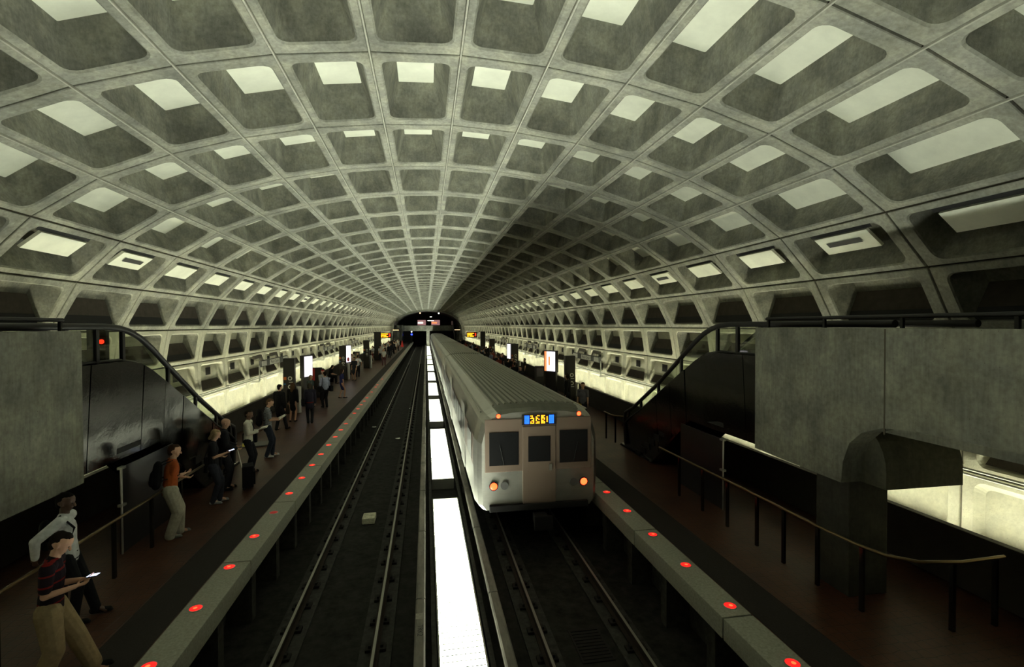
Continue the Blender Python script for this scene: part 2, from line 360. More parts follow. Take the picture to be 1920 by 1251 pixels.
# ------------------------------------------------------------------ platforms, tracks
RZ = -1.02                                    # top of rail
LX, RX = -3.085, 2*XC + 3.085                 # platform edges
PX = 7.72                                     # parapet face from the centre line
YN, YF = -11.9, YEND + 8
for s, nm in ((-1, 'left'), (1, 'right')):
    e = XC + s*(XC - LX)
    mb = MB(); mb.box((e + s*.46, YN, -.25), (XC + s*9.3, YF, 0)); struct(mb.build('floor_' + nm, M['floor']), 'brown hexagon tiled floor of the %s platform' % nm)
    mb = MB(); mb.box((e + s*.48, YN, 0), (e + s*1.10, YF, .004)); struct(mb.build('trim_tactile_' + nm, M['tactile']), 'dark rough strip beside the %s granite edge' % nm)
    mb = MB(); y = YN
    while y < YF:
        mb.box((e, y + .006, -.30), (e + s*.46, min(y + 3.03, YF) - .006, .006), 0, .012); y += 3.05
    struct(mb.build('trim_granite_' + nm, M['granite']), 'pale granite edge slabs of the %s platform' % nm)
    mb = MB(); mb.box((e + s*.55, YN, -1.45), (e + s*.65, YF, -.25))
    y = YN + .4
    while y < YF: mb.box((e + s*.10, y, -1.45), (e + s*.55, y + .22, -.30)); y += 1.52
    struct(mb.build('wall_under_platform_' + nm, M['curb']), 'recessed wall and piers under the %s platform edge' % nm)
    # parapet in front of the wall lights
    mb = MB(); mb.box((XC + s*PX, YN, .02), (XC + s*(PX + .13), YEND, .93), 0, .015)
    struct(mb.build('trim_parapet_' + nm, mat('parapet_'+nm, (.040,.034,.027), .7, var=.3, scale=3, spec=.2)), 'dark parapet hiding the wall lights of the %s platform' % nm)
    mb = MB(); y = 5.2
    k = 0
    # wall light trough: one fixture per coffer pair
    proto = None
    for i in range(I0, I1-1, 2):
        ya_ = Y0 + PITCH_Y*i + .05; yb_ = ya_ + 2*PITCH_Y - .10
        if proto is None:
            proto = empty('trough_light', (XC + s*8.05, ya_, .42), 0, 'long fluorescent trough light behind the %s parapet, washing the wall' % nm, 'light', 'trough lights behind the %s parapet' % nm)
            h = MB(); L = 2*PITCH_Y - .10
            h.box((-.14, 0, -.28), (.14, L, -.24)); h.box((-.16, 0, -.28), (-.14, L, -.10)); h.box((.14, 0, -.28), (.16, L, -.10)); h.build('housing', M['grey'], proto)
            h = MB(); h.box((-.11, .02, -.235), (.11, L-.02, -.205)); h.build('tube', M['trough'], proto)
        else: copy_tree(proto, (XC + s*8.05, ya_, .42))
    # conduits along the wall
    for dz, rr in ((1.60, .022), (1.69, .022)):
        mb = MB(); mb.tube([(XC + s*8.55, YN, dz), (XC + s*8.55, YEND, dz)], rr, 8)
        for i in range(I0, I1, 2):
            y = Y0 + PITCH_Y*i; mb.box((XC + s*8.54, y-.04, dz-.05), (XC + s*8.68, y+.04, dz+.04))
        tag(mb.build('wall_conduit', M['galv']), '%s grey conduit pipe running along the %s wall' % ('lower' if dz < 1.65 else 'upper', nm), 'pipe')

mb = MB(); mb.box((LX - .7, YN, -1.6), (RX + .7, YEND + 40, -1.28)); struct(mb.build('floor', M['track']), 'dark concrete track bed')
mb = MB()
for tx in (XC-2.127, XC+2.127):
    for sx in (-.755, .755): mb.box((tx+sx-.26, YN, -1.28), (tx+sx+.26, YEND+40, -1.23))
struct(mb.build('trim_plinth', M['curb']), 'low concrete plinths under the rails')
def rail_thing(x, label):
    t = empty('running_rail', (x, 0, RZ), 0, label, 'rail', None)
    mb = MB()
    mb.prism([(-.036,0),(-.036,-.035),(-.010,-.05),(-.010,-.13),(-.07,-.145),(-.07,-.16),(.07,-.16),(.07,-.145),(.010,-.13),(.010,-.05),(.036,-.035),(.036,0)], 1, YN, YEND+38)
    mb.build('rail_profile', M['railside'], t)
    mb = MB(); mb.box((-.022, YN, 0), (.022, YEND+38, .004)); mb.build('running_surface', M['rail'], t)
    mb = MB(); y = 4.6
    while y < 70: mb.box((-.17, y, -.20), (.17, y+.16, -.155)); mb.box((-.12, y+.04, -.16), (-.08, y+.12, -.11)); mb.box((.08, y+.04, -.16), (.12, y+.12, -.11)); y += .76
    o = mb.build('rail_fasteners', M['fast'], t); o['kind'] = 'stuff'
rail_thing(XC-2.127-.755, 'steel running rail of the empty track, nearer the left platform')
rail_thing(XC-2.127+.755, 'steel running rail of the empty track, nearer the centre uplights')
rail_thing(XC+2.127-.755, 'steel running rail of the train track, nearer the centre uplights')
rail_thing(XC+2.127+.755, 'steel running rail of the train track, nearer the right platform')
# third rails with cover boards either side of the centre lights
for s, x, lab in ((-1, -.125, 'weathered third rail cover board left of the centre uplights, marked TRK2'), (1, 1.20, 'weathered third rail cover board right of the centre uplights')):
    t = empty('third_rail', (x, 0, RZ), 0, lab, 'third rail')
    mb = MB(); y = YN; k = 0
    while y < YEND+30:
        mb.prism([(-.085,.23),(-.085,.15),(-.07,.15),(-.07,.215),(.07,.215),(.07,.15),(.085,.15),(.085,.23),(.06,.25),(-.06,.25)], 1, y+.015, y+2.97); y += 3.0
    mb.build('cover_board', M['cover'], t)
    mb = MB(); mb.prism([(-.04,.13),(-.04,.09),(-.01,.08),(-.01,0),(-.06,-.02),(.06,-.02),(.01,0),(.01,.08),(.04,.09),(.04,.13)], 1, YN, YEND+30); mb.build('power_rail', M['railside'], t)
    mb = MB(); y = YN
    y = 4.0
    while y < 50: mb = MB(); mb.box((-.06, y, -.21), (.06, y+.10, -.02)); mb.build('insulator', M['grey'], t); y += 3.0
    if s < 0:
        mb = MB(); mb.face([(-.075, 8.45, .252), (.045, 8.45, .252), (.045, 8.62, .252), (-.075, 8.62, .252)])
        mb.build('label_plate', mat('plate_grey', (.3,.29,.24), .7, var=.3, scale=20), t)
        mb = MB(); text_faces(mb, 'TRK2', .13, (.0, 8.12, .254), (0,-1,0), (1,0,0)); mb.build('marking', M['black'], t)

# ------------------------------------------------------------------ centre uplights
mb = MB(); mb.box((.06, YN, -1.28), (.14, YEND, -1.0)); struct(mb.build('trim_trough_left', M['curb']), 'low concrete kerb left of the centre uplights')
mb = MB(); mb.box((.94, YN, -1.28), (1.02, YEND, -1.0)); struct(mb.build('trim_trough_right', M['curb']), 'low concrete kerb right of the centre uplights')
P0 = 16.65 - 2*10.07; LL = 8.2
def uplight():
    t = empty('centre_uplight', (.53, P0, -1.28), 0, 'long white ribbed uplight fixture lying between the two tracks', 'light', 'uplights between the tracks')
    mb = MB(); mb.box((-.37, 0, 0), (.37, LL, .03)); mb.box((-.37, 0, 0), (-.345, LL, .34)); mb.box((.345, 0, 0), (.37, LL, .34)); mb.box((-.345, 0, .0), (.345, .03, .34)); mb.box((-.345, LL-.03, .0), (.345, LL, .34)); mb.build('housing', M['galv'], t)
    mb = MB(); mb.face([(-.34, .03, .05), (.34, .03, .05), (.34, LL-.03, .05), (-.34, LL-.03, .05)]); mb.build('diffuser', M['tube'], t, recalc=False)
    mb = MB(); y = .1
    while y < LL-.1: mb.box((-.34, y, .24), (.34, y+.022, .30)); y += .15
    mb.build('louvre', mat('louvre_grey', (.25,.25,.23), .5), t)
    return t
up = uplight(); k = 1
while P0 + 10.07*k < YEND - 3:
    copy_tree(up, (.53, P0 + 10.07*k, -1.28)); k += 1

# small pale box on the track bed
mb = MB(); mb.box((-1.76, 14.05, -1.28), (-1.42, 14.50, -1.12), 0, .02); bx_ = mb.build('track_box', mat('track_box_pale', (.55,.53,.38), .8, var=.5, scale=9))
tag(bx_, 'small pale weathered box on the track bed between the left rails', 'box')
mb = MB(); mb.box((2.45, 7.6, -1.28), (3.0, 8.5, -1.262))
for q in range(10): mb.box((2.48, 7.66+q*.083, -1.262), (2.97, 7.69+q*.083, -1.25))
tag(mb.build('drain_grate', M['fast']), 'dark drain grating between the rails of the train track', 'grate')
random.seed(3)
for (x, y, lab) in ((-1.0, 33.0, 'pale scrap of litter beside the left platform edge, far one'), (-2.75, 27.3, 'pale scrap of litter under the left platform edge, near one'), (-1.35, 24.5, 'flattened paper scrap between the left rails')):
    mb = MB(); pts = [(x + .12*math.cos(a)*random.uniform(.6,1.2), y + .14*math.sin(a)*random.uniform(.6,1.2), -1.22 if x < -2 or x > -1.2 else -1.265) for a in [q*PI/4 for q in range(8)]]
    mb.prism([(p[0], p[1]) for p in pts], 2, pts[0][2], pts[0][2]+.012); tag(mb.build('litter_scrap', M['white']), lab, 'litter')

# ------------------------------------------------------------------ platform edge lights
def edge_light(loc, label, group, dim=False):
    t = empty('edge_light', loc, 0, label, 'light', group)
    mb = MB(); n = 16
    ring = lambda r, z: [(r*math.cos(2*PI*k/n), r*math.sin(2*PI*k/n), z) for k in range(n)]
    a, b, c = ring(.098, 0), ring(.098, .006), ring(.086, .008)
    for p, q in ((a, b), (b, c)): mb.raw(p+q, [(k, (k+1) % n, n+(k+1) % n, n+k) for k in range(n)])
    mb.build('bezel', M['galv'], t)
    mb = MB(); rs = [(.086,.007),(.07,.014),(.045,.019),(.02,.021)]
    g = [ring(r, z) for r, z in rs]
    for p, q in zip(g, g[1:]): mb.raw(p+q, [(k, (k+1) % n, n+(k+1) % n, n+k) for k in range(n)], 0, True)
    mb.face(g[-1]); mb.build('red_lens', M['reddim'] if dim else M['redlamp'], t)
    if not dim:
        mb = MB(); mb.raw([(p[0]*.9, p[1]*.9-.02, .0215) for p in ring(.032, 0)], [tuple(range(n))]); mb.build('lamp_core', M['redcore'], t)
    return t
LYO, LSP = 6.6983, 1.2742
lx, rx = XC-3.8843, XC+3.8843
base = edge_light((lx, LYO-LSP, .006), 'glowing red edge light in the granite of the left platform', 'lit edge lights of the left platform')
dimb = edge_light((lx, LYO+4*LSP, .006), 'faintly glowing red edge light in the granite of the left platform', 'faint edge lights of the left platform', True)
DIM = {4, 13, 19, 21, 24, 25, 27, 29, 30, 32}
for k in range(0, 60):
    if k == 4: continue
    if k in DIM or k > 26: copy_tree(dimb, (lx, LYO+k*LSP, .006))
    else: copy_tree(base, (lx, LYO+k*LSP, .006))
baser = edge_light((rx, 5.3733-LSP, .006), 'glowing red edge light in the granite of the right platform', 'edge lights of the right platform')
for k in range(0, 12): copy_tree(baser, (rx, 5.3733+k*LSP, .006))

# ------------------------------------------------------------------ train
TX = XC + 2.127; TY = 11.6; ROOFZ = RZ + 3.28
def train_section():
    """half outline of a car body (x from the centre, z above platform)"""
    zf = RZ + .92
    pts = [(1.40, zf-.10), (1.50, zf+.02), (1.525, zf+.75), (1.52, zf+1.55), (1.40, zf+2.02), (1.27, zf+2.17), (1.05, zf+2.26), (.7, zf+2.31), (0, zf+2.34)]
    return pts
def train_car(y0, y1, label, rear=False):
    t = empty('train_car', (TX, y0, 0), 0, label, 'train car', 'cars of the train on the right track')
    L = y1 - y0; half = train_section(); zf = RZ + .92
    sec = [(-x, z) for x, z in half] + [(x, z) for x, z in half[::-1][1:]]
    ys = [0, .10, L-.10, L] if not rear else [0, .14, .45, L-.10, L]
    sc = [.93, 1, 1, .93] if not rear else [.90, .965, 1, 1, .93]
    n = len(sec)
    mb = MB()
    for k in range(len(ys)-1):
        def ring(q): return [(x*sc[q], ys[q], zf + (z-zf)*(.5+.5*sc[q])) for x, z in sec]
        a, b = ring(k), ring(k+1)
        for j in range(n-1):
            ax = (abs(sec[j][0]) + abs(sec[j+1][0]))/2; z = (sec[j][1]+sec[j+1][1])/2
            mi = 2 if ax < 1.1 else 0
            mb.raw([a[j], a[j+1], b[j+1], b[j]], [(0,1,2,3)], mi, ax < 1.45 and z > zf+1.9)
        mb.face([a[0], b[0], b[-1], a[-1]], 1)
        if k == 0: mb.face(a, 0)
        if k == len(ys)-2: mb.face(b[::-1], 0)
    mb.build('body_shell', [M['steel'], M['under'], M['roof']], t)
    # fluted roof
    mb = MB()
    for q in range(15):
        x = -1.02 + q*2.04/14; z = zf + 2.345 - .05*(abs(x)/1.05)**2*1.5
        mb.prism([(x-.030, z-.02), (x-.016, z+.035), (x+.016, z+.035), (x+.030, z-.02)], 1, .6, L-.4)
    mb.build('roof_ribs', M['steel'], t)
    # brown window band and windows on each side
    for s in (-1, 1):
        mb = MB(); mb.raw([(s*1.532, .5, zf+.86), (s*1.532, L-.3, zf+.86), (s*1.528, L-.3, zf+1.62), (s*1.528, .5, zf+1.62)], [(0,1,2,3)]); mb.build('window_band', M['brown'], t)
        doors = [L*.17, L*.5, L*.83]
        y = .9
        while y < L-1.6:
            if all(abs(y+.6 - d) > 1.35 for d in doors):
                w = MB(); w.box((s*1.53, y, zf+.92), (s*1.54, y+1.2, zf+1.56), 0); w.build('window', M['trainwin'], t)
                y += 1.35
            else: y += .3
        for d in doors:
            dr = MB(); dr.box((s*1.528, d-.65, zf+.05), (s*1.537, d-.01, zf+1.92), 0, .003); dr.box((s*1.528, d+.01, zf+.05), (s*1.537, d+.65, zf+1.92), 0, .003)
            do = dr.build('door', M['steel'], t)
            w = MB(); w.box((s*1.538, d-.50, zf+.88), (s*1.543, d-.16, zf+1.58), 0, .002); w.box((s*1.538, d+.16, zf+.88), (s*1.543, d+.50, zf+1.58), 0, .002); w.build('door_window', M['trainwin'], do)
        g = MB(); g.tube([(s*1.34, .5, zf+2.15), (s*1.34, L-.3, zf+2.15)], .022, 6); g.build('rain_gutter', M['steel'], t)
    for y in (3.2, L-3.4):
        b = MB(); b.box((-1.15, y-1.5, RZ+.18), (1.15, y+1.5, RZ+.72), 0, .05)
        bo = b.build('bogie', M['under'], t)
        for wy in (-1.05, 1.05):
            for wx in (-.75, .75):
                w = MB(); w.tube([(wx-.06, y+wy, RZ+.43), (wx+.06, y+wy, RZ+.43)], .42, 24); w.build('wheel', M['under'], bo)
    u = MB(); u.box((-1.25, 5.4, RZ+.25), (1.25, L-5.6, zf-.10), 0, .04); u.build('underfloor_equipment', M['under'], t)
    if rear:
        # end face: brown mask, windshields, centre door, sign, lamps
        mb = MB(); mb.box((-1.30, -.03, zf+.80), (1.30, .03, zf+2.05), 0, .02); mb.build('end_mask', M['bezel'], t)
        mb = MB(); mb.box((-.40, -.05, zf+.02), (.40, 0, zf+1.86), 0, .01); d = mb.build('end_door', M['bezel'], t)
        mb = MB(); mb.box((-.27, -.062, zf+1.02), (.27, -.05, zf+1.62), 0, .004); mb.build('door_window', M['trainwin'], d)
        mb = MB(); mb.box((.24, -.08, zf+.80), (.30, -.05, zf+.95)); mb.build('door_handle', M['steel'], d)
        for s in (-1, 1):
            mb = MB(); mb.box((s*.50, -.045, zf+.96), (s*1.20, -.03, zf+1.74), 0, .005); mb.build('windshield', M['trainwin'], t)
            mb = MB(); mb.tube([(s*.85, -.055, zf+.98), (s*.95, -.06, zf+1.45)], .01, 5); mb.build('wiper', M['black'], t)
            for nm, x, z, r in (('tail_lamp', s*1.10, RZ+1.40, .085), ('marker_lamp', s*.98, RZ+3.05, .05)):
                mb = MB(); mb.tube([(x, -.035, z), (x, -.055, z)], r*1.25, 20); h = mb.build(nm, M['under'], t)
                mb = MB(); mb.tube([(x, -.056, z), (x, -.072, z), (x, -.080, z)], [r, r*.85, r*.4], 20); mb.build('lens', M['taillamp'], h)
                if nm == 'tail_lamp':
                    mb = MB(); mb.tube([(x-s*.26, -.035, z), (x-s*.26, -.055, z)], r*1.1, 18); mb.build('headlamp', M['grey'], t)
        mb = MB(); mb.box((-.42, -.05, zf+1.90), (.42, -.02, zf+2.14), 0, .01); sg = mb.build('destination_sign', M['black'], t)
        for s in (-1, 1):
            mb = MB()
            for a in range(4):
                for b in range(7): mb.box((s*.30-.055+a*.03, -.056, zf+1.925+b*.029), (s*.30-.055+a*.03+.021, -.05, zf+1.925+b*.029+.021))
            mb.build('blue_led_block', M['ledblue'], sg)
        mb = MB(); random.seed(5)
        for a in range(13):
            for b in range(7):
                if (a+1) % 4 and random.random() < .75: mb.box((-.215+a*.033, -.056, zf+1.925+b*.029), (-.215+a*.033+.024, -.05, zf+1.925+b*.029+.021))
        mb.build('orange_led_text', M['ledorange'], sg)
        mb = MB(); mb.box((-.16, -.42, RZ+.50), (.16, 0, RZ+.72), 0, .03); mb.box((-.22, -.50, RZ+.46), (.22, -.40, RZ+.78), 0, .03); mb.build('coupler', M['under'], t)
        mb = MB(); mb.box((-1.2, -.10, zf-.12), (1.2, 0, zf+.03), 0, .02); mb.build('anticlimber', M['under'], t)
    return t
CL = 22.6; y = TY
labs = ['rear car of the silver train, its red tail lamps facing the camera', 'second car of the silver train counted from its red lit rear', 'third car of the silver train counted from its red lit rear', 'fourth car of the silver train counted from its red lit rear', 'farthest car of the silver train, under the far concrete bridge']
for k in range(5):
    train_car(y, y+CL, labs[k], k == 0); y += CL + .28
YT = y

# ------------------------------------------------------------------ mezzanine beams and slabs at the near end
SX = 5.58
# left side
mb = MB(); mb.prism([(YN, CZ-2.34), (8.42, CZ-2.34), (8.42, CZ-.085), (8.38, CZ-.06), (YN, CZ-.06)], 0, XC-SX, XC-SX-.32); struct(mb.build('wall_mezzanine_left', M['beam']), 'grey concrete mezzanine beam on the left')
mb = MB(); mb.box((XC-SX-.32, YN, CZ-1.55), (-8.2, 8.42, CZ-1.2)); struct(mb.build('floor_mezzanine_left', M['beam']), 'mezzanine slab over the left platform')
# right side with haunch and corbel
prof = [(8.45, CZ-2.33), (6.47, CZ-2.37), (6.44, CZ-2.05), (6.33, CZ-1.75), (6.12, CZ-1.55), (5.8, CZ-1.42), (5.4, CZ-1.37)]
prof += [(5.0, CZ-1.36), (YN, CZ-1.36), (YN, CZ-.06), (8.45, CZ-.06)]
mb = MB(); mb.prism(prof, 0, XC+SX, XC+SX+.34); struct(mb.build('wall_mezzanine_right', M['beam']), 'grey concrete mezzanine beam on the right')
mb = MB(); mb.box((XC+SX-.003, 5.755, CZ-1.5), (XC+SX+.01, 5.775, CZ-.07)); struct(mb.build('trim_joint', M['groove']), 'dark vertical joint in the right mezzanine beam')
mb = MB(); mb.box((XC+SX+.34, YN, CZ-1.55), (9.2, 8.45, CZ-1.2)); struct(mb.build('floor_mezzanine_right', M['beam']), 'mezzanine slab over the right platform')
# corbel: transverse arm with a rounded upper near edge, on a square column
arc = [(8.0, CZ-2.37)]
arm = [(7.3, CZ-2.37), (6.05, CZ-2.37)] + [(6.05 + .75*(1-math.cos(k/8*PI/2)), CZ-2.37 + .25 + .74*math.sin(k/8*PI/2)) for k in range(9)] + [(7.3, CZ-1.38)]
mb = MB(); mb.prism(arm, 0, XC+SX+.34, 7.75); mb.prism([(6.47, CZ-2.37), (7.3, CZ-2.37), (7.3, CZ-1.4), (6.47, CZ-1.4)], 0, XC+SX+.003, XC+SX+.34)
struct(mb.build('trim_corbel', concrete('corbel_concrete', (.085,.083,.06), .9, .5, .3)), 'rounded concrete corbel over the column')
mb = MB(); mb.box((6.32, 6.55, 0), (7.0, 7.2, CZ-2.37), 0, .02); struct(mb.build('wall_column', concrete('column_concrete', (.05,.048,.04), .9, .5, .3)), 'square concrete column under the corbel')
# bridge behind the camera
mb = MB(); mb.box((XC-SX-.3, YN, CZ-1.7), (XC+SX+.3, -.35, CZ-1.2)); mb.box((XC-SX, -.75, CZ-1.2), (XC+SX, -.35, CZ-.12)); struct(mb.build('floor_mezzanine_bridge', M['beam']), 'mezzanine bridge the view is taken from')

# railings on top of the beams
def top_rail(xs, y0, y1, label, off_):
    t = empty('mezzanine_railing', (xs, y0, CZ-.06), 0, label, 'railing')
    L = y1-y0
    mb = MB(); mb.tube([(0, 0, .16), (0, L, .16)], .03, 10); mb.build('top_rail', M['rubber'], t)
    n = int(L/1.15)
    for k in range(n+1):
        p = MB(); p.box((-.02, .05+k*(L-.1)/n-.02, 0), (.02, .05+k*(L-.1)/n+.02, .14)); p.build('post', M['rubber'], t)
top_rail(XC-SX-.2, 4, 8.35, 'black handrail on top of the left concrete beam', 0)
top_rail(XC+SX+.2, 3, 8.4, 'black handrail on top of the right concrete beam', 0)

# ------------------------------------------------------------------ escalators
def interp(pts, y):
    for (a, za), (b, zb) in zip(pts, pts[1:]):
        if a <= y <= b: return za + (zb-za)*(y-a)/(b-a)
    return pts[-1][1] if y > pts[-1][0] else pts[0][1]
HAND = [(6.0, 0.0), (9.9, 0.0), (10.3, -.03), (10.65, -.10), (11.0, -.23), (11.4, -.45), (11.88, -.76), (13.4, -1.72), (15.2, -2.72), (15.77, -2.95)]
PAN = [(6.0, -.63), (10.3, -.64), (10.8, -.72), (11.2, -.88), (11.87, -1.22), (12.83, -1.72), (14.64, -2.72), (15.4, -3.08), (16.0, -3.45)]
def escalator(s, label, dy):
    xn = XC - 6.07 if s < 0 else XC + 6.07; xf = XC + s*7.55
    t = empty('escalator', (xn, 0, 0), 0, label, 'escalator')
    ins = lambda x: x - xn
    hand = [(y+dy, z+CZ) for y, z in HAND]; pan = [(y+dy, z+CZ) for y, z in PAN]
    BOT = [(8.5+dy, CZ-2.44), (11.6+dy, CZ-2.44), (13.9+dy, .02), (16.2+dy, .02)]
    cuts = [8.5, 9.3, 10.1, 10.9, 11.75, 12.6, 13.45, 14.3, 15.2, 16.0]
    for wx, nm in ((0, 'side_panel'), (ins(xf)-s*.04, 'side_panel')):
        for c0, c1 in zip(cuts, cuts[1:]):
            a, b = c0+dy+.006, c1+dy-.006
            top = [(y, z) for y, z in pan if a < y < b]; bot = [(y, z) for y, z in BOT if a < y < b]
            poly = [(a, interp(pan, a))] + top + [(b, interp(pan, b))] + [(b, interp(BOT, b))] + bot[::-1] + [(a, interp(BOT, a))]
            # slight individual tilt as real sheets have
            p = MB(); n = len(poly); q = random.uniform(-.012, .012); tl = -s*random.uniform(.040, .050); th = s*.035
            V = [(wx + q*(y-a) + tl*(z-CZ+2.4)*1.2, y, z) for y, z in poly] + [(wx + th + q*(y-a) + tl*(z-CZ+2.4)*1.2, y, z) for y, z in poly]
            p.raw(V, [tuple(range(n)), tuple(range(n, 2*n))[::-1]] + [(i, (i+1) % n, n+(i+1) % n, n+i) for i in range(n)])
            p.build(nm, M['bronze'], t)
        # handrail and posts, glass between
        h = MB(); h.tube([(wx + s*.03, y, z) for y, z in hand] + ([(wx + s*.03, hand[-1][0]+.08, hand[-1][1]-.25), (wx + s*.03, hand[-1][0]-.02, .15)] ), .058, 10); h.build('handrail', M['rubber'], t)
        ledge = MB(); ledge.tube([(wx + s*.03, y, z+.02) for y, z in pan], .03, 8); ledge.build('deck_trim', M['rubber'], t)
        posts = [8.9, 9.65, 10.4, 12.05, 13.35, 14.55, 15.5]
        for py in posts:
            a = py+dy; p = MB(); p.box((wx, a-.04, interp(pan, a)), (wx + s*.06, a+.04, interp(hand, a))); p.build('balustrade_post', M['rubber'], t)
        for c0, c1 in zip(posts, posts[1:]):
            a, b = c0+dy+.045, c1+dy-.045
            g = MB(); top = [(y, z) for y, z in hand if a < y < b]; bot = [(y, z) for y, z in pan if a < y < b]
            poly = [(a, interp(hand, a))] + top + [(b, interp(hand, b)), (b, interp(pan, b))] + bot[::-1] + [(a, interp(pan, a))]
            g.prism(poly, 0, wx+s*.025, wx+s*.035); g.build('glass_panel', M['glass'], t)
    # underside and steps
    x1, x2 = .04*s, ins(xf)-.045*s
    u = MB()
    for (a, za), (b, zb) in zip(BOT, BOT[1:]): u.prism([(a, za), (b, zb), (b, zb+.06), (a, za+.06)], 0, x1, x2)
    u.build('soffit', M['bronze'], t)
    st = MB(); y = 10.4 + dy
    z = CZ-1.2; k = 0
    st.box((x1, 6+dy, z-.1), (x2, 10.4+dy, z))
    while z > .25: z2 = z - .2; st.box((x1, y, z2-.2), (x2, y+.345, z2)); y += .345*.95; z = z2
    st.box((x1, y, 0.005), (x2, y+1.3, .03)); st.build('steps', M['fast'], t)
    for lz in (CZ-2.1,):
        sl = MB(); sl.box((-s*.012, 9.9+dy, CZ-2.32), (-s*.002, 10.9+dy, CZ-2.22)); sl.build('side_slot', M['black'], t)
    bx = MB(); bx.box((-s*.02, 8.6+dy, CZ-.95), (-s*.002, 9.9+dy, CZ-.70)); bx.build('control_recess', M['black'], t)
    return t
escalator(-1, 'left bronze clad escalator descending from the mezzanine to the left platform', -.3 + .3)
escalator(1, 'right bronze clad escalator descending from the mezzanine to the right platform', .1)
# red signal post on the left mezzanine
t = empty('signal_post', (-6.5, 11.3, CZ-1.2), 0, 'black post with a round red lamp beside the left escalator top', 'signal')
mb = MB(); mb.box((-.17, -.06, 0), (.17, .06, 1.16), 0, .01); mb.build('housing', M['black'], t)
mb = MB(); mb.tube([(.10, -.06, .90), (.10, -.085, .90)], .045, 16); mb.build('red_lamp', M['ledred'], t)
# glass sided machine room door under each escalator (chrome corner fittings)
for s, lab in ((-1, 'dark glass enclosure under the left escalator with bright corner fittings'), (1, 'dark enclosure under the right escalator with a bright upright frame')):
    xn = XC + s*6.0
    t = empty('glass_enclosure', (xn, 10.1, 0), 0, lab, 'enclosure')
    mb = MB(); mb.box((0, 0, .02), (s*.02, 1.9, 1.6)); mb.build('pane', M['trainwin'], t)
    mb = MB(); mb.tube([(-s*.01, 0, .02), (-s*.01, 0, 1.62)], .018, 8); mb.build('upright', M['galv'], t)
    for z in (.92, 1.60):
        mb = MB(); mb.box((-s*.05, -.06, z-.025), (s*.03, .08, z+.02), 0, .006); mb.build('corner_fitting', M['galv'], t)

# ------------------------------------------------------------------ platform guard rails
def guard_rail(path, posts, label):
    t = empty('guard_rail', path[0], 0, label, 'railing'); o = Vector(path[0])
    mb = MB(); mb.tube([Vector(p)-o for p in path], .024, 10); mb.build('top_rail', M['bronzerail'], t)
    for (x, y) in posts:
        p = MB(); p.box((x-.022-o.x, y-.03-o.y, -o.z), (x+.022-o.x, y+.03-o.y, .925-o.z)); p.build('post', M['bronze'], t)
gl = -5.11
guard_rail([(gl, 4.4, .945), (gl, 12.6, .945)], [(gl, 4.6+1.15*k) for k in range(7)], 'brown pipe guard rail along the left platform under the beam')
cur = [(6.02, 12.2, .945), (6.05, 11.0, .945), (6.12, 8.2, .945), (6.13, 6.95, .945), (6.18, 6.3, .945), (6.28, 5.9, .945), (6.55, 5.65, .945), (7.1, 5.55, .945), (7.85, 5.58, .945)]
guard_rail(cur, [(6.05,11.2),(6.07,10.2),(6.09,9.3),(6.11,8.4),(6.12,7.7),(6.13,6.95),(6.2,6.2),(7.0,5.58),(7.7,5.58)], 'brown pipe guard rail curving round the right column to the parapet')
guard_rail([(6.5, 17.6, .95), (6.5, 17.0, .95), (6.55, 16.75, .95), (6.75, 16.55, .95), (7.1, 16.5, .95), (7.6, 16.5, .95)], [(6.5,17.4),(6.58,16.7),(7.4,16.5)], 'short dark guard rail at the foot of the right escalator')

# ------------------------------------------------------------------ pylons, lightboxes, signs
def pylon(x, y, h, w, d, label, icons=True, stripe=True, base=True):
    t = empty('information_pylon', (x, y, 0), 0, label, 'pylon')
    mb = MB(); mb.box((-w/2, -d/2, 0), (w/2, d/2, h), 0, .015); mb.build('sign_body', M['pylon'], t)
    if base: mb = MB(); mb.tube([(w/2+.13, .1, 0), (w/2+.13, .1, 1.25)], .12, 24); mb.box((w/2-.02, .04, .95), (w/2+.1, .16, 1.15)); mb.build('steel_base', M['steel'], t)
    if icons:
        mb = MB()
        for z in (h-.95, h-1.35):
            n = 14; cx = w*.12
            a = [(cx+.10*math.cos(2*PI*k/n), -d/2-.004, z+.10*math.sin(2*PI*k/n)) for k in range(n)]; b = [(cx+.055*math.cos(2*PI*k/n), -d/2-.004, z+.055*math.sin(2*PI*k/n)) for k in range(n)]
            mb.raw(a+b, [(k, (k+1) % n, n+(k+1) % n, n+k) for k in range(n)])
            mb.box((cx-.05, -d/2-.004, z-.19), (cx+.12, -d/2-.002, z-.16))
        mb.build('route_symbols', M['white'], t)
        mb = MB(); mb.box((-w/2+.03, -d/2-.005, h-1.02), (-w/2+.15, -d/2-.002, h-.88)); mb.build('orange_marker', M['orange'], t)
        mb = MB(); mb.box((-w/2+.03, -d/2-.005, h-1.25), (-w/2+.12, -d/2-.002, h-1.18)); mb.build('blue_marker', M['blue'], t)
    return t
pylon(-6.42, 25.2, 2.63, .50, .30, 'tall dark direction pylon with ring symbols on the left platform, nearest one')
pylon(-6.35, 40.2, 2.63, .50, .30, 'dark direction pylon beside the white lightbox on the left platform, middle one', True)
pylon(-5.75, 50.5, 2.75, .55, .30, 'dark direction pylon in front of the far left crowd', True)
pylon(-5.75, 62.0, 3.4, .8, .35, 'black pylon carrying the left arrival display', False, base=False)
pylon(7.0, 23.8, 2.65, .5, .30, 'tall dark direction pylon on the right platform, nearest one')
pylon(7.1, 40.0, 2.65, .6, .35, 'dark direction pylon beside the white lightbox on the right platform', True)
pylon(7.1, 54.0, 2.7, .6, .35, 'far dark direction pylon above the right platform crowd', True)
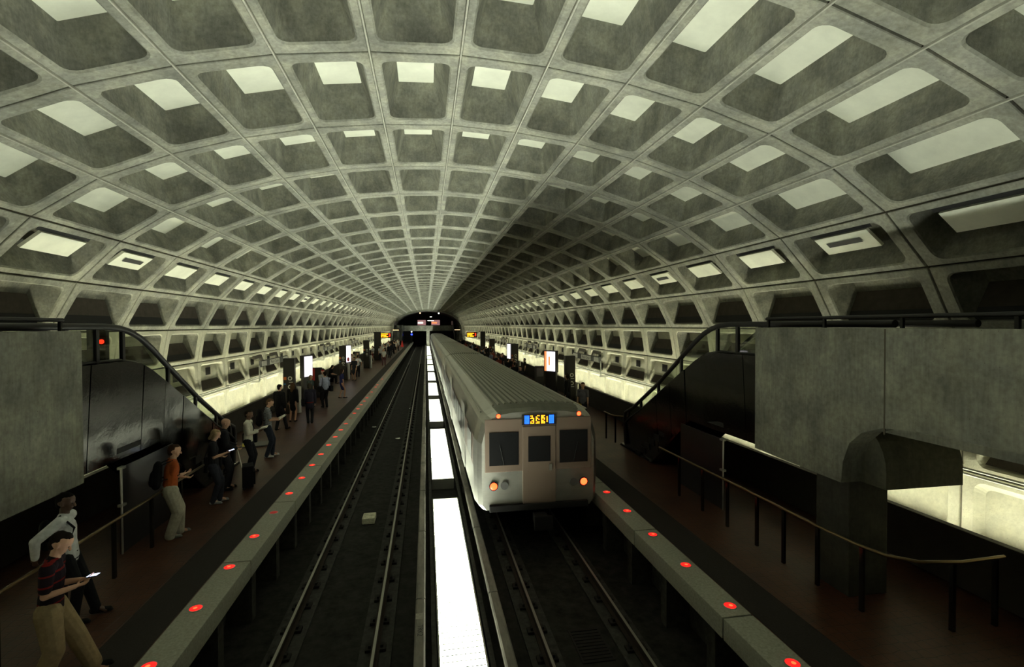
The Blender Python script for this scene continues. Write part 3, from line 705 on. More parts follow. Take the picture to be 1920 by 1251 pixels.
pylon(7.0, 62.0, 3.4, .6, .35, 'black pylon carrying the right arrival display', False, base=False)
def lightbox(x, y, rz, z0, h, wd, m, label, bench=True, dark=None):
    t = empty('advert_lightbox', (x, y, 0), rz, label, 'lightbox')
    mb = MB(); mb.box((-wd/2-.06, 0, z0-.06), (wd/2+.06, .22, z0+h+.06), 0, .01); mb.box((-wd/2, .05, 0), (wd/2, .2, z0)); mb.build('case', M['pylon'], t)
    mb = MB(); mb.box((-wd/2, -.01, z0), (wd/2, .0, z0+h)); p = mb.build('lit_poster', m, t)
    return t, p
def at_px(*a): pass
t, p = lightbox(-6.25, 28.3, 1.28, 1.45, 1.08, .8, M['lightbox'], 'white glowing advert lightbox on the left platform, nearest one')
t, p = lightbox(-6.1, 41.2, 1.2, 1.28, 1.3, .8, M['lightbox'], 'white glowing advert lightbox on the left platform, farther one')
mb = MB(); mb.tube([(0, -.012, 1.5), (0, -.02, 1.5)], .17, 14); mb.build('red_spot', M['red'], t)
t, p = lightbox(7.2, 28.6, -.95, 1.45, 1.15, .8, M['lightbox'], 'white and orange advert lightbox on the right platform, nearest one')
mb = MB(); mb.box((-.40, -.014, 1.45), (-.24, -.011, 2.6)); mb.box((-.1, -.014, 1.8), (.02, -.011, 2.3)); mb.build('orange_panel', M['lightboxO'], t)
t, p = lightbox(6.85, 40.6, -1.1, 1.4, 1.2, .8, M['lightbox'], 'white advert lightbox on the right platform, farther one')
# low red edged map stand
t = empty('map_stand', (-6.25, 30.4, 0), .3, 'narrow red map stand between the left lightbox and a waiting crowd', 'stand')
mb = MB(); mb.box((-.28, -.1, 0), (.28, .1, 1.75), 0, .01); mb.build('case', M['pylon'], t)
mb = MB(); mb.box((-.27, -.106, 1.0), (-.12, -.10, 1.72)); mb.build('red_edge', M['red'], t)
for (x, y, lab) in ((7.3, 29.2, 'dark square pedestal beside the nearest right lightbox'), (7.1, 58.0, 'dark square pedestal near the far right pylon'), (-6.5, 49.5, 'dark narrow pedestal against the left wall light')):
    t = empty('dark_pedestal', (x-.6 if x > 0 else x, y, 0), 0, lab, 'pedestal'); mb = MB(); mb.box((-.25, -.2, 0), (.25, .2, 1.7), 0, .01); mb.build('body', M['pylon'], t); mb = MB(); mb.box((-.2, -.207, 1.1), (.2, -.201, 1.6)); mb.build('face_plate', M['grey'], t)
def litter_bin(x, y, lab):
    t = empty('litter_bin', (x, y, 0), 0, lab, 'bin')
    mb = MB(); mb.tube([(0,0,0),(0,0,.78)], .22, 24); mb.build('bin_body', M['steel'], t)
    mb = MB(); mb.tube([(0,0,.78),(0,0,1.0),(0,0,1.12)], [.235,.235,.12], 24); mb.build('lid', M['pylon'], t)
litter_bin(-6.62, 27.2, 'round steel litter bin with a dark lid behind the nearest left pylon')
def arrival_display(x, y, s, lab):
    t = empty('arrival_display', (x, y, 0), 0, lab, 'display')
    mb = MB(); mb.box((-.62, 0, 2.72), (.62, .2, 3.36), 0, .02); mb.box((-.8 if s < 0 else .6, .05, 3.2), (-.6 if s < 0 else .8, .15, 3.3)); mb.build('case', M['black'], t)
    mb = MB(); random.seed(11)
    for row in range(3):
        z = 2.80 + row*.17
        for k in range(9):
            if random.random() < .82: mb.box((-.54+k*.088, -.008, z), (-.54+k*.088+.06, 0, z+.12))
    mb.build('led_rows', M['ledorange'], t)
    mb = MB(); text_faces(mb, '3', .52, (.43, -.004, 3.03), (1,0,0), (0,0,1)); mb.build('led_digit', M['ledred'], t)
    return t
arrival_display(-4.62, 60, -1, 'orange arrival display hung over the left platform')
arrival_display(5.45, 60, 1, 'orange arrival display hung over the right platform')
# station name signs on the wall, with lamp arms above
def name_sign(s, y, lab):
    x = XC + s*8.25; t = empty('station_name_sign', (x, y, 0), 0, lab, 'sign')
    L = 4.6
    mb = MB(); mb.box((-.05, 0, 2.22), (.05, L, 2.52), 0, .01); mb.build('sign_beam', M['grey'], t)
    mb = MB(); a, b = (.06*-s, 0)
    xf = -s*.056
    mb.box((xf, .10, 2.25), (xf-s*.004, .85, 2.49)); mb.box((xf, 1.35, 2.25), (xf-s*.004, 3.0, 2.49)); mb.box((xf, 3.7, 2.25), (xf-s*.004, L-.05, 2.49)); mb.build('white_plates', M['white'], t)
    mb = MB()
    uy = (0, s*-1, 0) if s > 0 else (0, 1, 0)
    text_faces(mb, 'Metro Center', .24, (xf-s*.006, 2.17, 2.36), (0, 1, 0) if s < 0 else (0, -1, 0), (0,0,1)); mb.build('lettering', M['black'], t)
    for py in (.0, L):
        mb = MB(); mb.tube([(s*.02, py, 1.55), (s*.02, py, 2.3)], .035, 8); mb.box((-.04, py-.04, 1.50), (s*.40, py+.04, 1.58)); mb.build('bracket', M['galv'], t)
    return t
for k, y in enumerate((25.2, 40.3, 55.4, 70.5)):
    nm = ('nearest', 'second nearest', 'third nearest', 'farthest')[k]
    name_sign(-1, y, 'Metro Center name sign on the left wall, %s one' % nm)
    name_sign(1, y-.9, 'Metro Center name sign on the right wall, %s one' % nm)
# lamp hoods (dark angular arms over the signs)
def hood(s, y, lab):
    x = XC + s*8.45; t = empty('sign_lamp_hood', (x, y, 0), 0, lab, 'lamp hood', 'lamp hoods over the wall name signs')
    mb = MB(); mb.prism([(-1.05, 2.60), (-.12, 2.62), (.32, 2.24), (1.05, 2.22), (1.05, 2.35), (.42, 2.38), (-.02, 2.78), (-1.05, 2.76)], 0, 0, s*.09); mb.build('hood_arm', mat('hood_brown_%s' % lab[:9].replace(' ', '_'), (.05,.043,.03), .8), t)
    return t
for k, y in enumerate((24.95, 40.05, 55.15)):
    for s, o in ((-1, 0), (1, -.1)):
        for j in (0, 1):
            nm = ('nearest', 'second nearest', 'third nearest')[k]
            hood(s, y+o+1.2+j*2.52, '%s angular lamp hood above the %s %s wall name sign' % ('first' if j == 0 else 'second', nm, 'left' if s < 0 else 'right'))
# yellow caution sign standing on the right platform
t = empty('caution_sign', (6.0, 19.3, 0), 0, 'yellow folding caution sign on the right platform', 'sign')
mb = MB(); mb.prism([(-.2, 0), (.2, 0), (.13, 1.0), (-.13, 1.0)], 1, -.12, -.09); mb.build('front_board', mat('caution_yellow', (.55,.38,.02), .6), t)
mb = MB(); mb.prism([(-.2, 0), (.2, 0), (.13, 1.0), (-.13, 1.0)], 1, .09, .12); mb.build('rear_board', mat('caution_yellow_back', (.5,.35,.02), .6), t)
# folded yellow and white paper by the left escalator
t = empty('floor_map_board', (-6.1, 18.6, 0), .3, 'pale board with yellow corner leaning low by the left escalator foot', 'board')
mb = MB(); mb.prism([(-.25, .02), (.75, .02), (.75, .05), (-.25, .05)], 1, -.35, .35); mb.build('board', M['grey'], t)
mb = MB(); mb.box((-.2, -.3, .051), (.15, .2, .055)); mb.build('yellow_corner', mat('yellow', (.5,.42,.03), .7), t)

# ------------------------------------------------------------------ far end
ZT = CZ
mb = MB(); outer_poly = off(full, .9)
# end frame: arch ring wall closing the vault around the dark far mezzanine
inn = [(XC + (x-XC)*.93, z*.955) for x, z in full]
for k in range(len(full)-1): mb.face([(full[k][0], YEND, full[k][1]), (full[k+1][0], YEND, full[k+1][1]), (inn[k+1][0], YEND, inn[k+1][1]), (inn[k][0], YEND, inn[k][1])])
for k in range(len(full)-1): mb.face([(full[k][0], YEND, full[k][1]), (full[k+1][0], YEND, full[k+1][1]), (outer[k+1][0], YEND, outer[k+1][1]), (outer[k][0], YEND, outer[k][1])])
struct(mb.build('trim_end_arch', M['concrete'], recalc=False), 'concrete end arch of the vault')
dk = mat('far_dark_wall', (.05,.048,.04), .8, var=.3, scale=1)
YW = YEND + 26
mb = MB()
for k in range(len(inn)-1): mb.face([(inn[k][0], YEND, inn[k][1]), (inn[k][0], YW, inn[k][1]), (inn[k+1][0], YW, inn[k+1][1]), (inn[k+1][0], YEND, inn[k+1][1])])
mb.face([(p[0], YW, p[1]) for p in inn])
struct(mb.build('wall_far', dk, recalc=False), 'dark far end beyond the vault')
BY = 126.0
mb = MB(); mb.box((-5.8, BY, CZ-1.35), (6.86, BY+6, CZ-.02)); struct(mb.build('floor_far_bridge', M['concrete']), 'pale concrete bridge of the far mezzanine')
mb = MB(); mb.box((.15, BY+.05, -1.28), (.90, BY+.6, CZ-1.35)); struct(mb.build('wall_far_column', M['concrete']), 'concrete column under the far bridge')
for s in (-1, 1):
    # dark escalator towers in front of the bridge
    x = XC + s*6.5
    t = empty('far_escalator', (x, 112, 0), 0, 'dark far escalator housing at the %s end of the far bridge' % ('left' if s < 0 else 'right'), 'escalator')
    mb = MB(); mb.prism([(10, 0), (10, CZ+.1), (3, CZ+.1), (2.2, CZ-.3), (-3.5, .9), (-3.5, 0)], 0, -.95, .95); mb.build('housing', M['bronze'], t)
    mb = MB(); mb.box((-.9, -3.4, CZ-1.0), (.3, -3.36, CZ-.9)); mb.build('handrail_lamp', M['lampwarm'], t)
    mb = MB(); mb.prism([(10, CZ+.1), (10, CZ+1.0), (3, CZ+1.0), (2.0, CZ+.6), (-3.5, 1.9), (-3.5, .9), (2.2, CZ-.3), (3, CZ+.1)], 0, -.95, -.9); mb.build('balustrade', M['rubber'], t)
for (x0, x1, z0, z1, nm) in ((-2.1, .0, 4.25, 5.6, 'pink and white lit poster above the far bridge, left one'), (1.4, 3.6, 4.25, 5.6, 'pink and orange lit poster above the far bridge, right one')):
    t = empty('far_poster', ((x0+x1)/2, BY+5.0, z0-.1), 0, nm, 'poster'); hw = (x1-x0)/2
    mb = MB(); mb.box((-hw, 0, .1), (hw, .15, 1.45)); mb.build('panel', M['screen'], t)
    mb = MB(); mb.box((-hw*.9, -.02, .55), (hw*.3, -.005, .9)); mb.build('white_shape', M['lampwhite'] if x0 < 0 else M['lightboxO'], t)
for (x, y, z, m_, nm) in ((-1.35, YEND+1.5, CZ+3.0, M['lampwarm'], 'warm spotlight under the far end arch, left one'), (3.1, YEND+1.5, CZ+2.95, M['lampwhite'], 'cool white spotlight under the far end arch, right one')):
    t = empty('far_spotlight', (x, y, z), 0, nm, 'spotlight'); mb = MB(); mb.tube([(0,.1,0),(0,.5,.1)], .22, 12); mb.build('can', M['black'], t); mb = MB(); mb.tube([(0,0,0),(0,.1,0)], .17, 12); mb.build('lens', m_, t)
t = empty('far_ceiling_light', (1.2, YEND+6, CZ+1.15), 0, 'long white fluorescent light over the far mezzanine', 'light'); mb = MB(); mb.box((-.75, -.1, 0), (.75, .1, .14)); mb.build('tube', M['lampwhite'], t); mb = MB(); mb.box((-.8, -.13, .14), (.8, .13, .22)); mb.build('fitting', M['black'], t)
t = empty('far_ceiling_light', (1.3, YEND+10, CZ+2.15), 0, 'small round white light above the long far fluorescent', 'light'); mb = MB(); mb.tube([(0,0,0),(0,0,.15)], .25, 12); mb.build('lens', M['lampwhite'], t)
# portals
mb = MB(); mb.box((-5.6, BY+5, -1.28), (-3.4, BY+5.2, CZ-1.4)); mb.box((LX-.1, BY+14, -1.28), (XC-.1, BY+14.2, CZ-1.4)); mb.box((XC+.1, BY+14, -1.28), (RX, BY+14.2, CZ-1.4)); struct(mb.build('wall_tunnel_portal', M['black']), 'black tunnel mouths under the far bridge')
t = empty('track_signal', (-3.35, 121.5, 0), 0, 'blue track signal at the far end of the left platform', 'signal')
mb = MB(); mb.box((-.12, 0, 0), (.12, .2, 2.6)); mb.build('post', M['black'], t); mb = MB(); mb.tube([(0, -.03, 2.05), (0, 0, 2.05)], .22, 14); mb.build('blue_lens', M['signalblue'], t); mb = MB(); mb.tube([(0,-.03,2.7),(0,0.05,2.7)], .15, 10); mb.build('white_lens', M['lampwhite'], t)


# ------------------------------------------------------------------ people
def V3(*a): return Vector(a)
def capsule(mb, a, b, ra, rb, flat=1.0, side=None, n=12, mi=0):
    """closed tapered capsule, optionally flattened across the direction `side`"""
    a, b = Vector(a), Vector(b); t = b - a; L = t.length
    t = t.normalized() if L > 1e-6 else Vector((0,0,1))
    s_ = Vector(side) if side else (Vector((1,0,0)) if abs(t.x) < .9 else Vector((0,1,0)))
    s_ = (s_ - t*s_.dot(t)).normalized(); u = t.cross(s_).normalized()
    prof = []
    for k in range(5): q = k/4*PI/2; prof.append((a - t*ra*math.cos(q), ra*math.sin(q)))
    for k in range(5): q = k/4*PI/2; prof.append((b + t*rb*math.sin(q), rb*math.cos(q)))
    vs = []; fs = []
    for c, r in prof: vs += [c + s_*math.cos(2*PI*j/n)*max(r, 1e-4) + u*math.sin(2*PI*j/n)*max(r, 1e-4)*flat for j in range(n)]
    for k in range(len(prof)-1):
        for j in range(n): j2 = (j+1) % n; fs.append((k*n+j, k*n+j2, (k+1)*n+j2, (k+1)*n+j))
    fs.append(tuple(range(n))[::-1]); fs.append(tuple(range((len(prof)-1)*n, len(prof)*n)))
    mb.raw(vs, fs, mi)
def fuse(mb, name, m, parent, vox):
    """union of overlapping closed shapes as one continuous smooth surface"""
    o = mb.build(name, m)
    r = o.modifiers.new('r', 'REMESH'); r.mode = 'VOXEL'; r.voxel_size = vox; r.use_smooth_shade = True
    sm = o.modifiers.new('s', 'SMOOTH'); sm.factor = .5; sm.iterations = 2
    dg = bpy.context.evaluated_depsgraph_get(); me = bpy.data.meshes.new_from_object(o.evaluated_get(dg)); old = o.data
    o.modifiers.clear(); o.data = me; bpy.data.meshes.remove(old); me.name = name
    if not me.materials: me.materials.append(m)
    for p in me.polygons: p.use_smooth = True
    o.parent = parent; return o
def ik(a, t, l1, l2, pole):
    a, t = Vector(a), Vector(t); d = t - a; L = min(d.length, (l1+l2)*.999); dn = d.normalized(); t = a + dn*L
    x = (l1*l1 - l2*l2 + L*L)/(2*L); h = math.sqrt(max(0, l1*l1 - x*x)); p = Vector(pole); p = (p - dn*p.dot(dn)).normalized()
    return a + dn*x + p*h, t
SKIN = {k: mat('skin_'+k, c, .55) for k, c in dict(light=(.52,.30,.20), brown=(.16,.085,.05), dark=(.085,.045,.028)).items()}
CLOTH = {}
def cloth(c, stripes=None):
    key = (c, stripes)
    if key in CLOTH: return CLOTH[key]
    m = mat('cloth', c, .9, var=.25, scale=14, bump=.25, spec=.12)
    if stripes:
        nt = m.node_tree; b = nt.nodes['Principled BSDF']; tc = nd(nt, 'ShaderNodeTexCoord'); w_ = nd(nt, 'ShaderNodeTexWave', bands_direction='Z'); w_.inputs['Scale'].default_value = stripes[1]; w_.inputs['Distortion'].default_value = .3
        r = nd(nt, 'ShaderNodeValToRGB'); r.color_ramp.interpolation = 'CONSTANT'; r.color_ramp.elements[1].position = stripes[2]; r.color_ramp.elements[0].color = (*c, 1); r.color_ramp.elements[1].color = (*stripes[0], 1)
        nt.links.new(tc.outputs['Object'], w_.inputs[0]); nt.links.new(w_.outputs['Fac'], r.inputs[0]); nt.links.new(r.outputs[0], b.inputs['Base Color'])
    CLOTH[key] = m; return m
def person(loc, rz, label, H=1.75, vox=.007, skin='light', hair='short', haircol=(.02,.014,.01), shirt=(.3,.3,.3), sleeve='short', legs='trousers', legcol=(.02,.02,.025), shoecol=(.012,.012,.012),
           lean=0.0, headpitch=.25, headturn=0.0, hr=(.22, .05, -.12), hl=(-.22, .05, -.12), fr=(.10, .0), fl=(-.10, .0), hipdrop=0.0, girth=1.0, stripes=None, sit=False, group=None, coat=False, elr=(.4,-1,-.3), ell=(-.4,-1,-.3), fingers=True, curl=.5):
    """facing local +y; hr and hl are hand positions (x, y, z relative to the hips); fr and fl are foot positions (x, y)"""
    t = empty('person', loc, rz, label, 'person', group); k = H/1.75; g = girth
    hz = (.93 - hipdrop)*k if not sit else .52*k
    P = V3(0, 0, hz); up = V3(0, math.sin(lean), math.cos(lean)); fw = V3(0, math.cos(lean), -math.sin(lean))
    chest = P + up*.36*k; neck = P + up*.53*k; hp = headpitch + lean
    hup = V3(0, math.sin(hp), math.cos(hp)); hfw = V3(math.sin(headturn), math.cos(headturn)*math.cos(hp), -math.sin(hp)).normalized(); hs = hfw.cross(hup).normalized()
    hc = neck + up*.06*k + hup*.13*k
    sh = {1: neck + V3(.175*k*g, 0, 0) - up*.035*k, -1: neck + V3(-.175*k*g, 0, 0) - up*.035*k}
    arm = {}
    for s_, h, pol in ((1, hr, elr), (-1, hl, ell)):
        arm[s_] = ik(sh[s_], P + Vector(h)*k, .29*k, .255*k, pol)
    leg = {}
    for s_, f_ in ((1, fr), (-1, fl)):
        hipj = P + V3(s_*.088*k*g, 0, -.02)
        leg[s_] = (hipj,) + ik(hipj, V3(f_[0], f_[1], .085*k), .435*k, .425*k, (s_*.15, 1, 0 if not sit else .6))
    # --- body: one continuous skin surface
    b = MB(); C_ = lambda *a, **q: capsule(b, *a, **q)
    C_(P + V3(0,0,-.01), P + up*.12*k, .135*k*g, .125*k*g, flat=.72)
    C_(P + up*.12*k, chest, .125*k*g, .145*k*g, flat=.68)
    C_(chest, neck - up*.06*k, .145*k*g, .11*k, flat=.66)
    C_(sh[-1]*.85 + sh[1]*.15, sh[1]*.85 + sh[-1]*.15, .062*k, .062*k)
    C_(neck - up*.04*k, hc - hup*.05*k, .058*k, .054*k)
    # head: cranium, face, jaw, nose, brow, ears
    C_(hc + hup*.03*k - hfw*.015*k, hc + hup*.035*k + hfw*.012*k, .092*k, .088*k, flat=1.0, side=hs)
    C_(hc - hup*.01*k + hfw*.025*k, hc - hup*.075*k + hfw*.045*k, .070*k, .042*k, side=hs)
    C_(hc + hup*.008*k + hfw*.094*k, hc - hup*.030*k + hfw*.113*k, .010*k, .015*k)
    C_(hc - hs*.032*k + hup*.025*k + hfw*.083*k, hc + hs*.032*k + hup*.025*k + hfw*.083*k, .013*k, .013*k)
    C_(hc - hs*.020*k - hup*.058*k + hfw*.083*k, hc + hs*.020*k - hup*.058*k + hfw*.083*k, .010*k, .010*k)
    for s_ in (-1, 1): C_(hc + hs*s_*.086*k + hup*.02*k - hfw*.01*k, hc + hs*s_*.084*k - hup*.02*k - hfw*.004*k, .018*k, .012*k)
    hand = {}
    for s_ in (-1, 1):
        e, hd = arm[s_]
        C_(sh[s_], e, .052*k*g, .040*k); C_(e, hd, .040*k, .026*k)
        d = (hd - e).normalized(); sd = (V3(s_, 0, 0) - d*d.x*s_).normalized() if abs(d.x) < .95 else V3(0,0,1)
        # palm faces inward/up; fingers fan along the palm width
        wdt = d.cross(V3(0,0,1)); wdt = wdt.normalized() if wdt.length > .2 else V3(0,1,0)
        if abs(d.z) > .8: wdt = V3(0,1,0) - d*d.y; wdt.normalize()
        nrm = wdt.cross(d).normalized()
        if nrm.z < 0: nrm = -nrm
        if abs(d.z) > .8: nrm = V3(-s_, 0, 0)
        C_(hd, hd + d*.075*k, .026*k, .033*k, flat=.5, side=wdt)
        hand[s_] = (hd + d*.09*k, nrm, d)
        if fingers:
            for q, ln in ((-1.5, .032), (-.5, .040), (.5, .037), (1.5, .028)):
                r0 = hd + d*.085*k + wdt*q*.0185*k; r1 = r0 + (d*(1-curl*.5) + nrm*curl).normalized()*ln*k; r2 = r1 + (d*(1-curl) + nrm*(.3+curl)).normalized()*ln*.9*k
                C_(r0 - d*.01, r1, .0095*k, .0088*k, n=8); C_(r1, r2, .0088*k, .0072*k, n=8)
            tb = hd + d*.02*k - wdt*s_*.028*k; t1 = tb + (d*.7 - wdt*s_*.6 + nrm*.5).normalized()*.038*k; t2 = t1 + (d*.9 + nrm*.6).normalized()*.030*k
            C_(tb, t1, .012*k, .0105*k, n=8); C_(t1, t2, .0105*k, .008*k, n=8)
        else: C_(hd + d*.06*k, hd + d*.14*k, .028*k, .02*k, flat=.45, side=wdt)
    for s_ in (-1, 1):
        hj, kn, an = leg[s_]
        C_(hj, kn, .080*k*g, .052*k); C_(kn, an, .053*k, .036*k); C_(an, V3(an.x, an.y+.12*k, .035*k), .036*k, .03*k)
    body = fuse(b, 'body', SKIN[skin], t, vox)
    # --- eyes
    if vox < .012:
        for s_ in (-1, 1):
            e = MB(); capsule(e, hc + hs*s_*.031*k + hup*.008*k + hfw*.080*k, hc + hs*s_*.031*k + hup*.008*k + hfw*.084*k, .011*k, .010*k, n=10); e.build('eye', M['black'], t, smooth=True)
    # --- hair
    if hair != 'bald':
        h = MB()
        capsule(h, hc + hup*.050*k - hfw*.030*k, hc + hup*.066*k + hfw*.006*k, .092*k, .073*k, side=hs)
        capsule(h, hc + hup*.01*k - hfw*.048*k, hc - hup*.035*k - hfw*.052*k, .076*k, .055*k, side=hs)
        if hair in ('bob', 'long'):
            ln = .10 if hair == 'bob' else .26
            for s_ in (-1, 1): capsule(h, hc + hs*s_*.070*k + hup*.03*k - hfw*.005*k, hc + hs*s_*.075*k - hup*(.04+ln*.55)*k - hfw*.01*k, .042*k, .03*k)
            capsule(h, hc - hfw*.05*k, hc - hup*ln*k - hfw*.075*k, .085*k, .055*k, flat=.7, side=hs)
        fuse(h, 'hair', cloth(haircol), t, vox)
    # --- top
    c = MB(); D = lambda *a, **q: capsule(c, *a, **q); e_ = .014*k + (.012*k if coat else 0)
    low = P - up*(.03 if legs != 'dress' else -.02)*k
    if coat: low = P - V3(0,0,.13*k)
    D(low, P + up*.14*k, .142*k*g + e_, .135*k*g + e_, flat=.76); D(P + up*.12*k, chest, .128*k*g + e_, .150*k*g + e_, flat=.72); D(chest, neck - up*.055*k, .150*k*g + e_, .112*k + e_, flat=.70)
    D(sh[-1]*.88 + sh[1]*.12, sh[1]*.88 + sh[-1]*.12, .060*k + e_, .060*k + e_)
    D(neck - up*.05*k, neck + up*.005*k, .062*k, .064*k)
    for s_ in (-1, 1):
        el, hd = arm[s_]
        if sleeve == 'short': D(sh[s_], sh[s_].lerp(el, .72), .058*k*g + e_, .050*k + e_)
        elif sleeve == 'long': D(sh[s_], el, .056*k*g + e_, .046*k + e_); D(el, el.lerp(hd, .93), .046*k + e_, .030*k + e_)
    fuse(c, 'jacket' if coat else ('dress' if legs == 'dress' else 'shirt'), cloth(shirt, stripes), t, vox)
    # --- legs
    l = MB(); D = lambda *a, **q: capsule(l, *a, **q)
    if legs in ('trousers', 'baggy'):
        x_ = .016*k + (.028*k if legs == 'baggy' else 0)
        D(P + V3(0,0,.04*k), P - V3(0,0,.05*k), .130*k*g + .014, .135*k*g + .014, flat=.8)
        for s_ in (-1, 1):
            hj, kn, an = leg[s_]; D(hj, kn, .084*k*g + x_, .056*k + x_); D(kn, an + V3(0, 0, -.0*k), .056*k + x_, .046*k + x_)
            D(an, an - V3(0,0,.02), .046*k + x_, .048*k + x_)
        fuse(l, 'trousers', cloth(legcol), t, vox)
    else:
        mid = (leg[1][1] + leg[-1][1])/2
        D(P + V3(0,0,.03*k), P*.25 + V3(mid.x, mid.y, mid.z + .02)*.75, .13*k*g + .014, .15*k*g, flat=.85)
        fuse(l, 'skirt', cloth(legcol), t, vox)
    for s_ in (-1, 1):
        an = leg[s_][2]; f_ = MB(); z = an.z - .085*k
        capsule(f_, V3(an.x, an.y - .035*k, z + .045*k), V3(an.x + s_*.015*k, an.y + .15*k, z + .036*k), .046*k, .036*k, flat=.85)
        capsule(f_, V3(an.x, an.y - .03*k, z + .018), V3(an.x + s_*.015*k, an.y + .165*k, z + .018), .040*k, .036*k, flat=.45)
        fuse(f_, 'shoe', cloth(shoecol), t, max(vox, .008))
    t['_k'] = k
    def W(p): return t.matrix_basis @ Vector(p) if False else (Matrix.Translation(Vector(loc)) @ Matrix.Rotation(rz, 4, 'Z')) @ Vector(p)
    info = dict(obj=t, neck=neck, chest=chest, P=P, hand=hand, sh=sh, up=up, fw=fw, W=W, k=k, hc=hc, hfw=hfw)
    del t['_k']
    return info
def backpack(I, label, m, side=None):
    """worn on the back: a thing of its own"""
    r = I['obj']; t = empty('backpack', r.location, r.rotation_euler.z, label, 'bag'); c = I['chest'] - I['fw']*.235 - I['up']*.06; u = I['up']
    b = MB(); capsule(b, c - u*.16, c + u*.13, .145, .125, flat=.62); capsule(b, c - u*.14 - I['fw']*.075, c - u*.02 - I['fw']*.07, .10, .09, flat=.5); fuse(b, 'pack_body', m, t, .010)
    for s_ in (-1, 1):
        st = MB(); sx = V3(s_*.10, 0, 0)
        st.tube([c + sx + u*.17, I['neck'] + sx + u*.035 - I['fw']*.02, I['chest'] + sx*1.05 + I['fw']*.135 + u*.10, I['chest'] + sx*1.1 + I['fw']*.12 - u*.08, c + sx*1.2 - u*.12 + I['fw']*.05], .018, 8, flat=.5); st.build('strap', m, t)
    return t
def shoulder_bag(I, label, m, s_=1, strap=True, low=.0):
    r = I['obj']; t = empty('shoulder_bag', r.location, r.rotation_euler.z, label, 'bag'); c = I['P'] + V3(s_*.27, -.03, .02-low)
    b = MB(); b.box(c - V3(.07, .19, .15), c + V3(.07, .19, .13), 0, .04); b.build('bag_body', m, t)
    if strap: st = MB(); st.tube([c + V3(0,.17,.1), I['sh'][s_] + V3(-s_*.02, .03, .075), I['sh'][s_] + V3(-s_*.03, -.05, .07), c + V3(0,-.17,.1)], .014, 8, flat=.5); st.build('strap', m, t)
    return t
def phone(I, s_, label):
    p, n, d = I['hand'][s_]; r = I['obj']; t = empty('mobile_phone', r.location, r.rotation_euler.z, label, 'phone'); c = p + n*.014 + d*.02
    sd = d.cross(n).normalized(); up2 = n
    b = MB()
    def q(a, b_, c_): return c + sd*a + d*b_ + up2*c_
    V = [q(x, y, z) for z in (0, .012) for x, y in ((-.036,-.03),(.036,-.03),(.036,.09),(-.036,.09))]
    b.raw(V, [(0,3,2,1),(4,5,6,7),(0,1,5,4),(1,2,6,5),(2,3,7,6),(3,0,4,7)]); b.build('case', M['black'], t)
    b = MB(); b.raw([q(x, y, .0135) for x, y in ((-.032,-.026),(.032,-.026),(.032,.086),(-.032,.086))], [(0,1,2,3)]); b.build('screen', M['phone'], t)
    return t
black = cloth((.012,.012,.014)); A = math.radians
def prs(x, y, deg, label, **k): return person((x, y, 0), A(deg), label, **k)   # deg 0 looks down the tunnel, -90 towards the tracks
# the eight nearest people on the left platform
I = prs(-4.27, 6.5, -72, 'person in a dark red striped polo shirt and khaki trousers reading a glowing phone', H=1.78, vox=.006, shirt=(.014,.010,.014), stripes=((.16,.012,.012), 2.6, .93), legs='baggy', legcol=(.30,.23,.13), hr=(.10,.24,.22), hl=(.0,.27,.25), fr=(.13,-.10), fl=(-.12,.36), headpitch=.5, haircol=(.012,.008,.006), lean=.05)
phone(I, -1, 'glowing phone held by the person in the striped polo shirt')
I = prs(-5.0, 7.95, -80, 'person in a white long sleeved shirt with a dark sling strap', H=1.80, vox=.007, skin='dark', shirt=(.62,.64,.66), sleeve='long', legcol=(.012,.012,.014), hl=(-.24,-.10,.06), hr=(.30,-.22,.10), elr=(.9,-.6,-.2), fr=(.12,.10), fl=(-.10,.28), headpitch=.25, haircol=(.006,.005,.004), lean=-.06)
t = empty('sling_bag', I['obj'].location, I['obj'].rotation_euler.z, 'dark sling bag on the back of the white shirted person', 'bag')
b = MB(); capsule(b, I['chest'] - I['fw']*.22 - I['up']*.15, I['chest'] - I['fw']*.22 + I['up']*.06, .12, .10, flat=.6); fuse(b, 'bag_body', black, t, .01)
b = MB(); b.tube([I['chest'] - I['fw']*.2 + I['up']*.05 + V3(.1,0,0), I['neck'] + V3(.11, 0, .045), I['chest'] + I['fw']*.145 + V3(.10,0,.02), I['chest'] + I['fw']*.12 + V3(.15,0,-.12), I['chest'] - I['fw']*.16 - I['up']*.12 + V3(.14,0,0)], .02, 8, flat=.5); b.build('strap', black, t)
I = prs(-5.0, 10.8, -58, 'person in an orange shirt and pale baggy trousers wearing a dark backpack', H=1.80, vox=.008, shirt=(.42,.10,.03), legs='baggy', legcol=(.42,.40,.32), hr=(-.05,.25,.24), hl=(.08,.24,.20), fr=(.11,-.02), fl=(-.10,.16), haircol=(.03,.015,.01), lean=.10, headpitch=.1, shoecol=(.2,.2,.18), girth=1.08)
backpack(I, 'dark bulky backpack worn by the person in the orange shirt', black)
I = prs(-4.95, 12.7, -75, 'fair haired person in a black T-shirt and jeans looking at a small lit phone', H=1.72, vox=.008, hair='bob', haircol=(.30,.22,.12), shirt=(.014,.014,.017), legcol=(.030,.032,.045), hr=(.08,.27,.26), hl=(-.10,.16,.16), fr=(.10,.0), fl=(-.10,.12), headpitch=.45, shoecol=(.25,.25,.25))
phone(I, 1, 'small blue lit phone held by the fair haired person')
shoulder_bag(I, 'black bag on the far shoulder of the fair haired person', black, -1)
I = prs(-5.08, 13.7, -72, 'balding person in a dark suit holding the handle of a wheeled suitcase', H=1.80, vox=.009, hair='bald', shirt=(.014,.014,.018), sleeve='long', coat=True, hr=(.14,.26,.10), hl=(-.10,.24,.12), fr=(.11,0), fl=(-.11,.08), headpitch=.3)
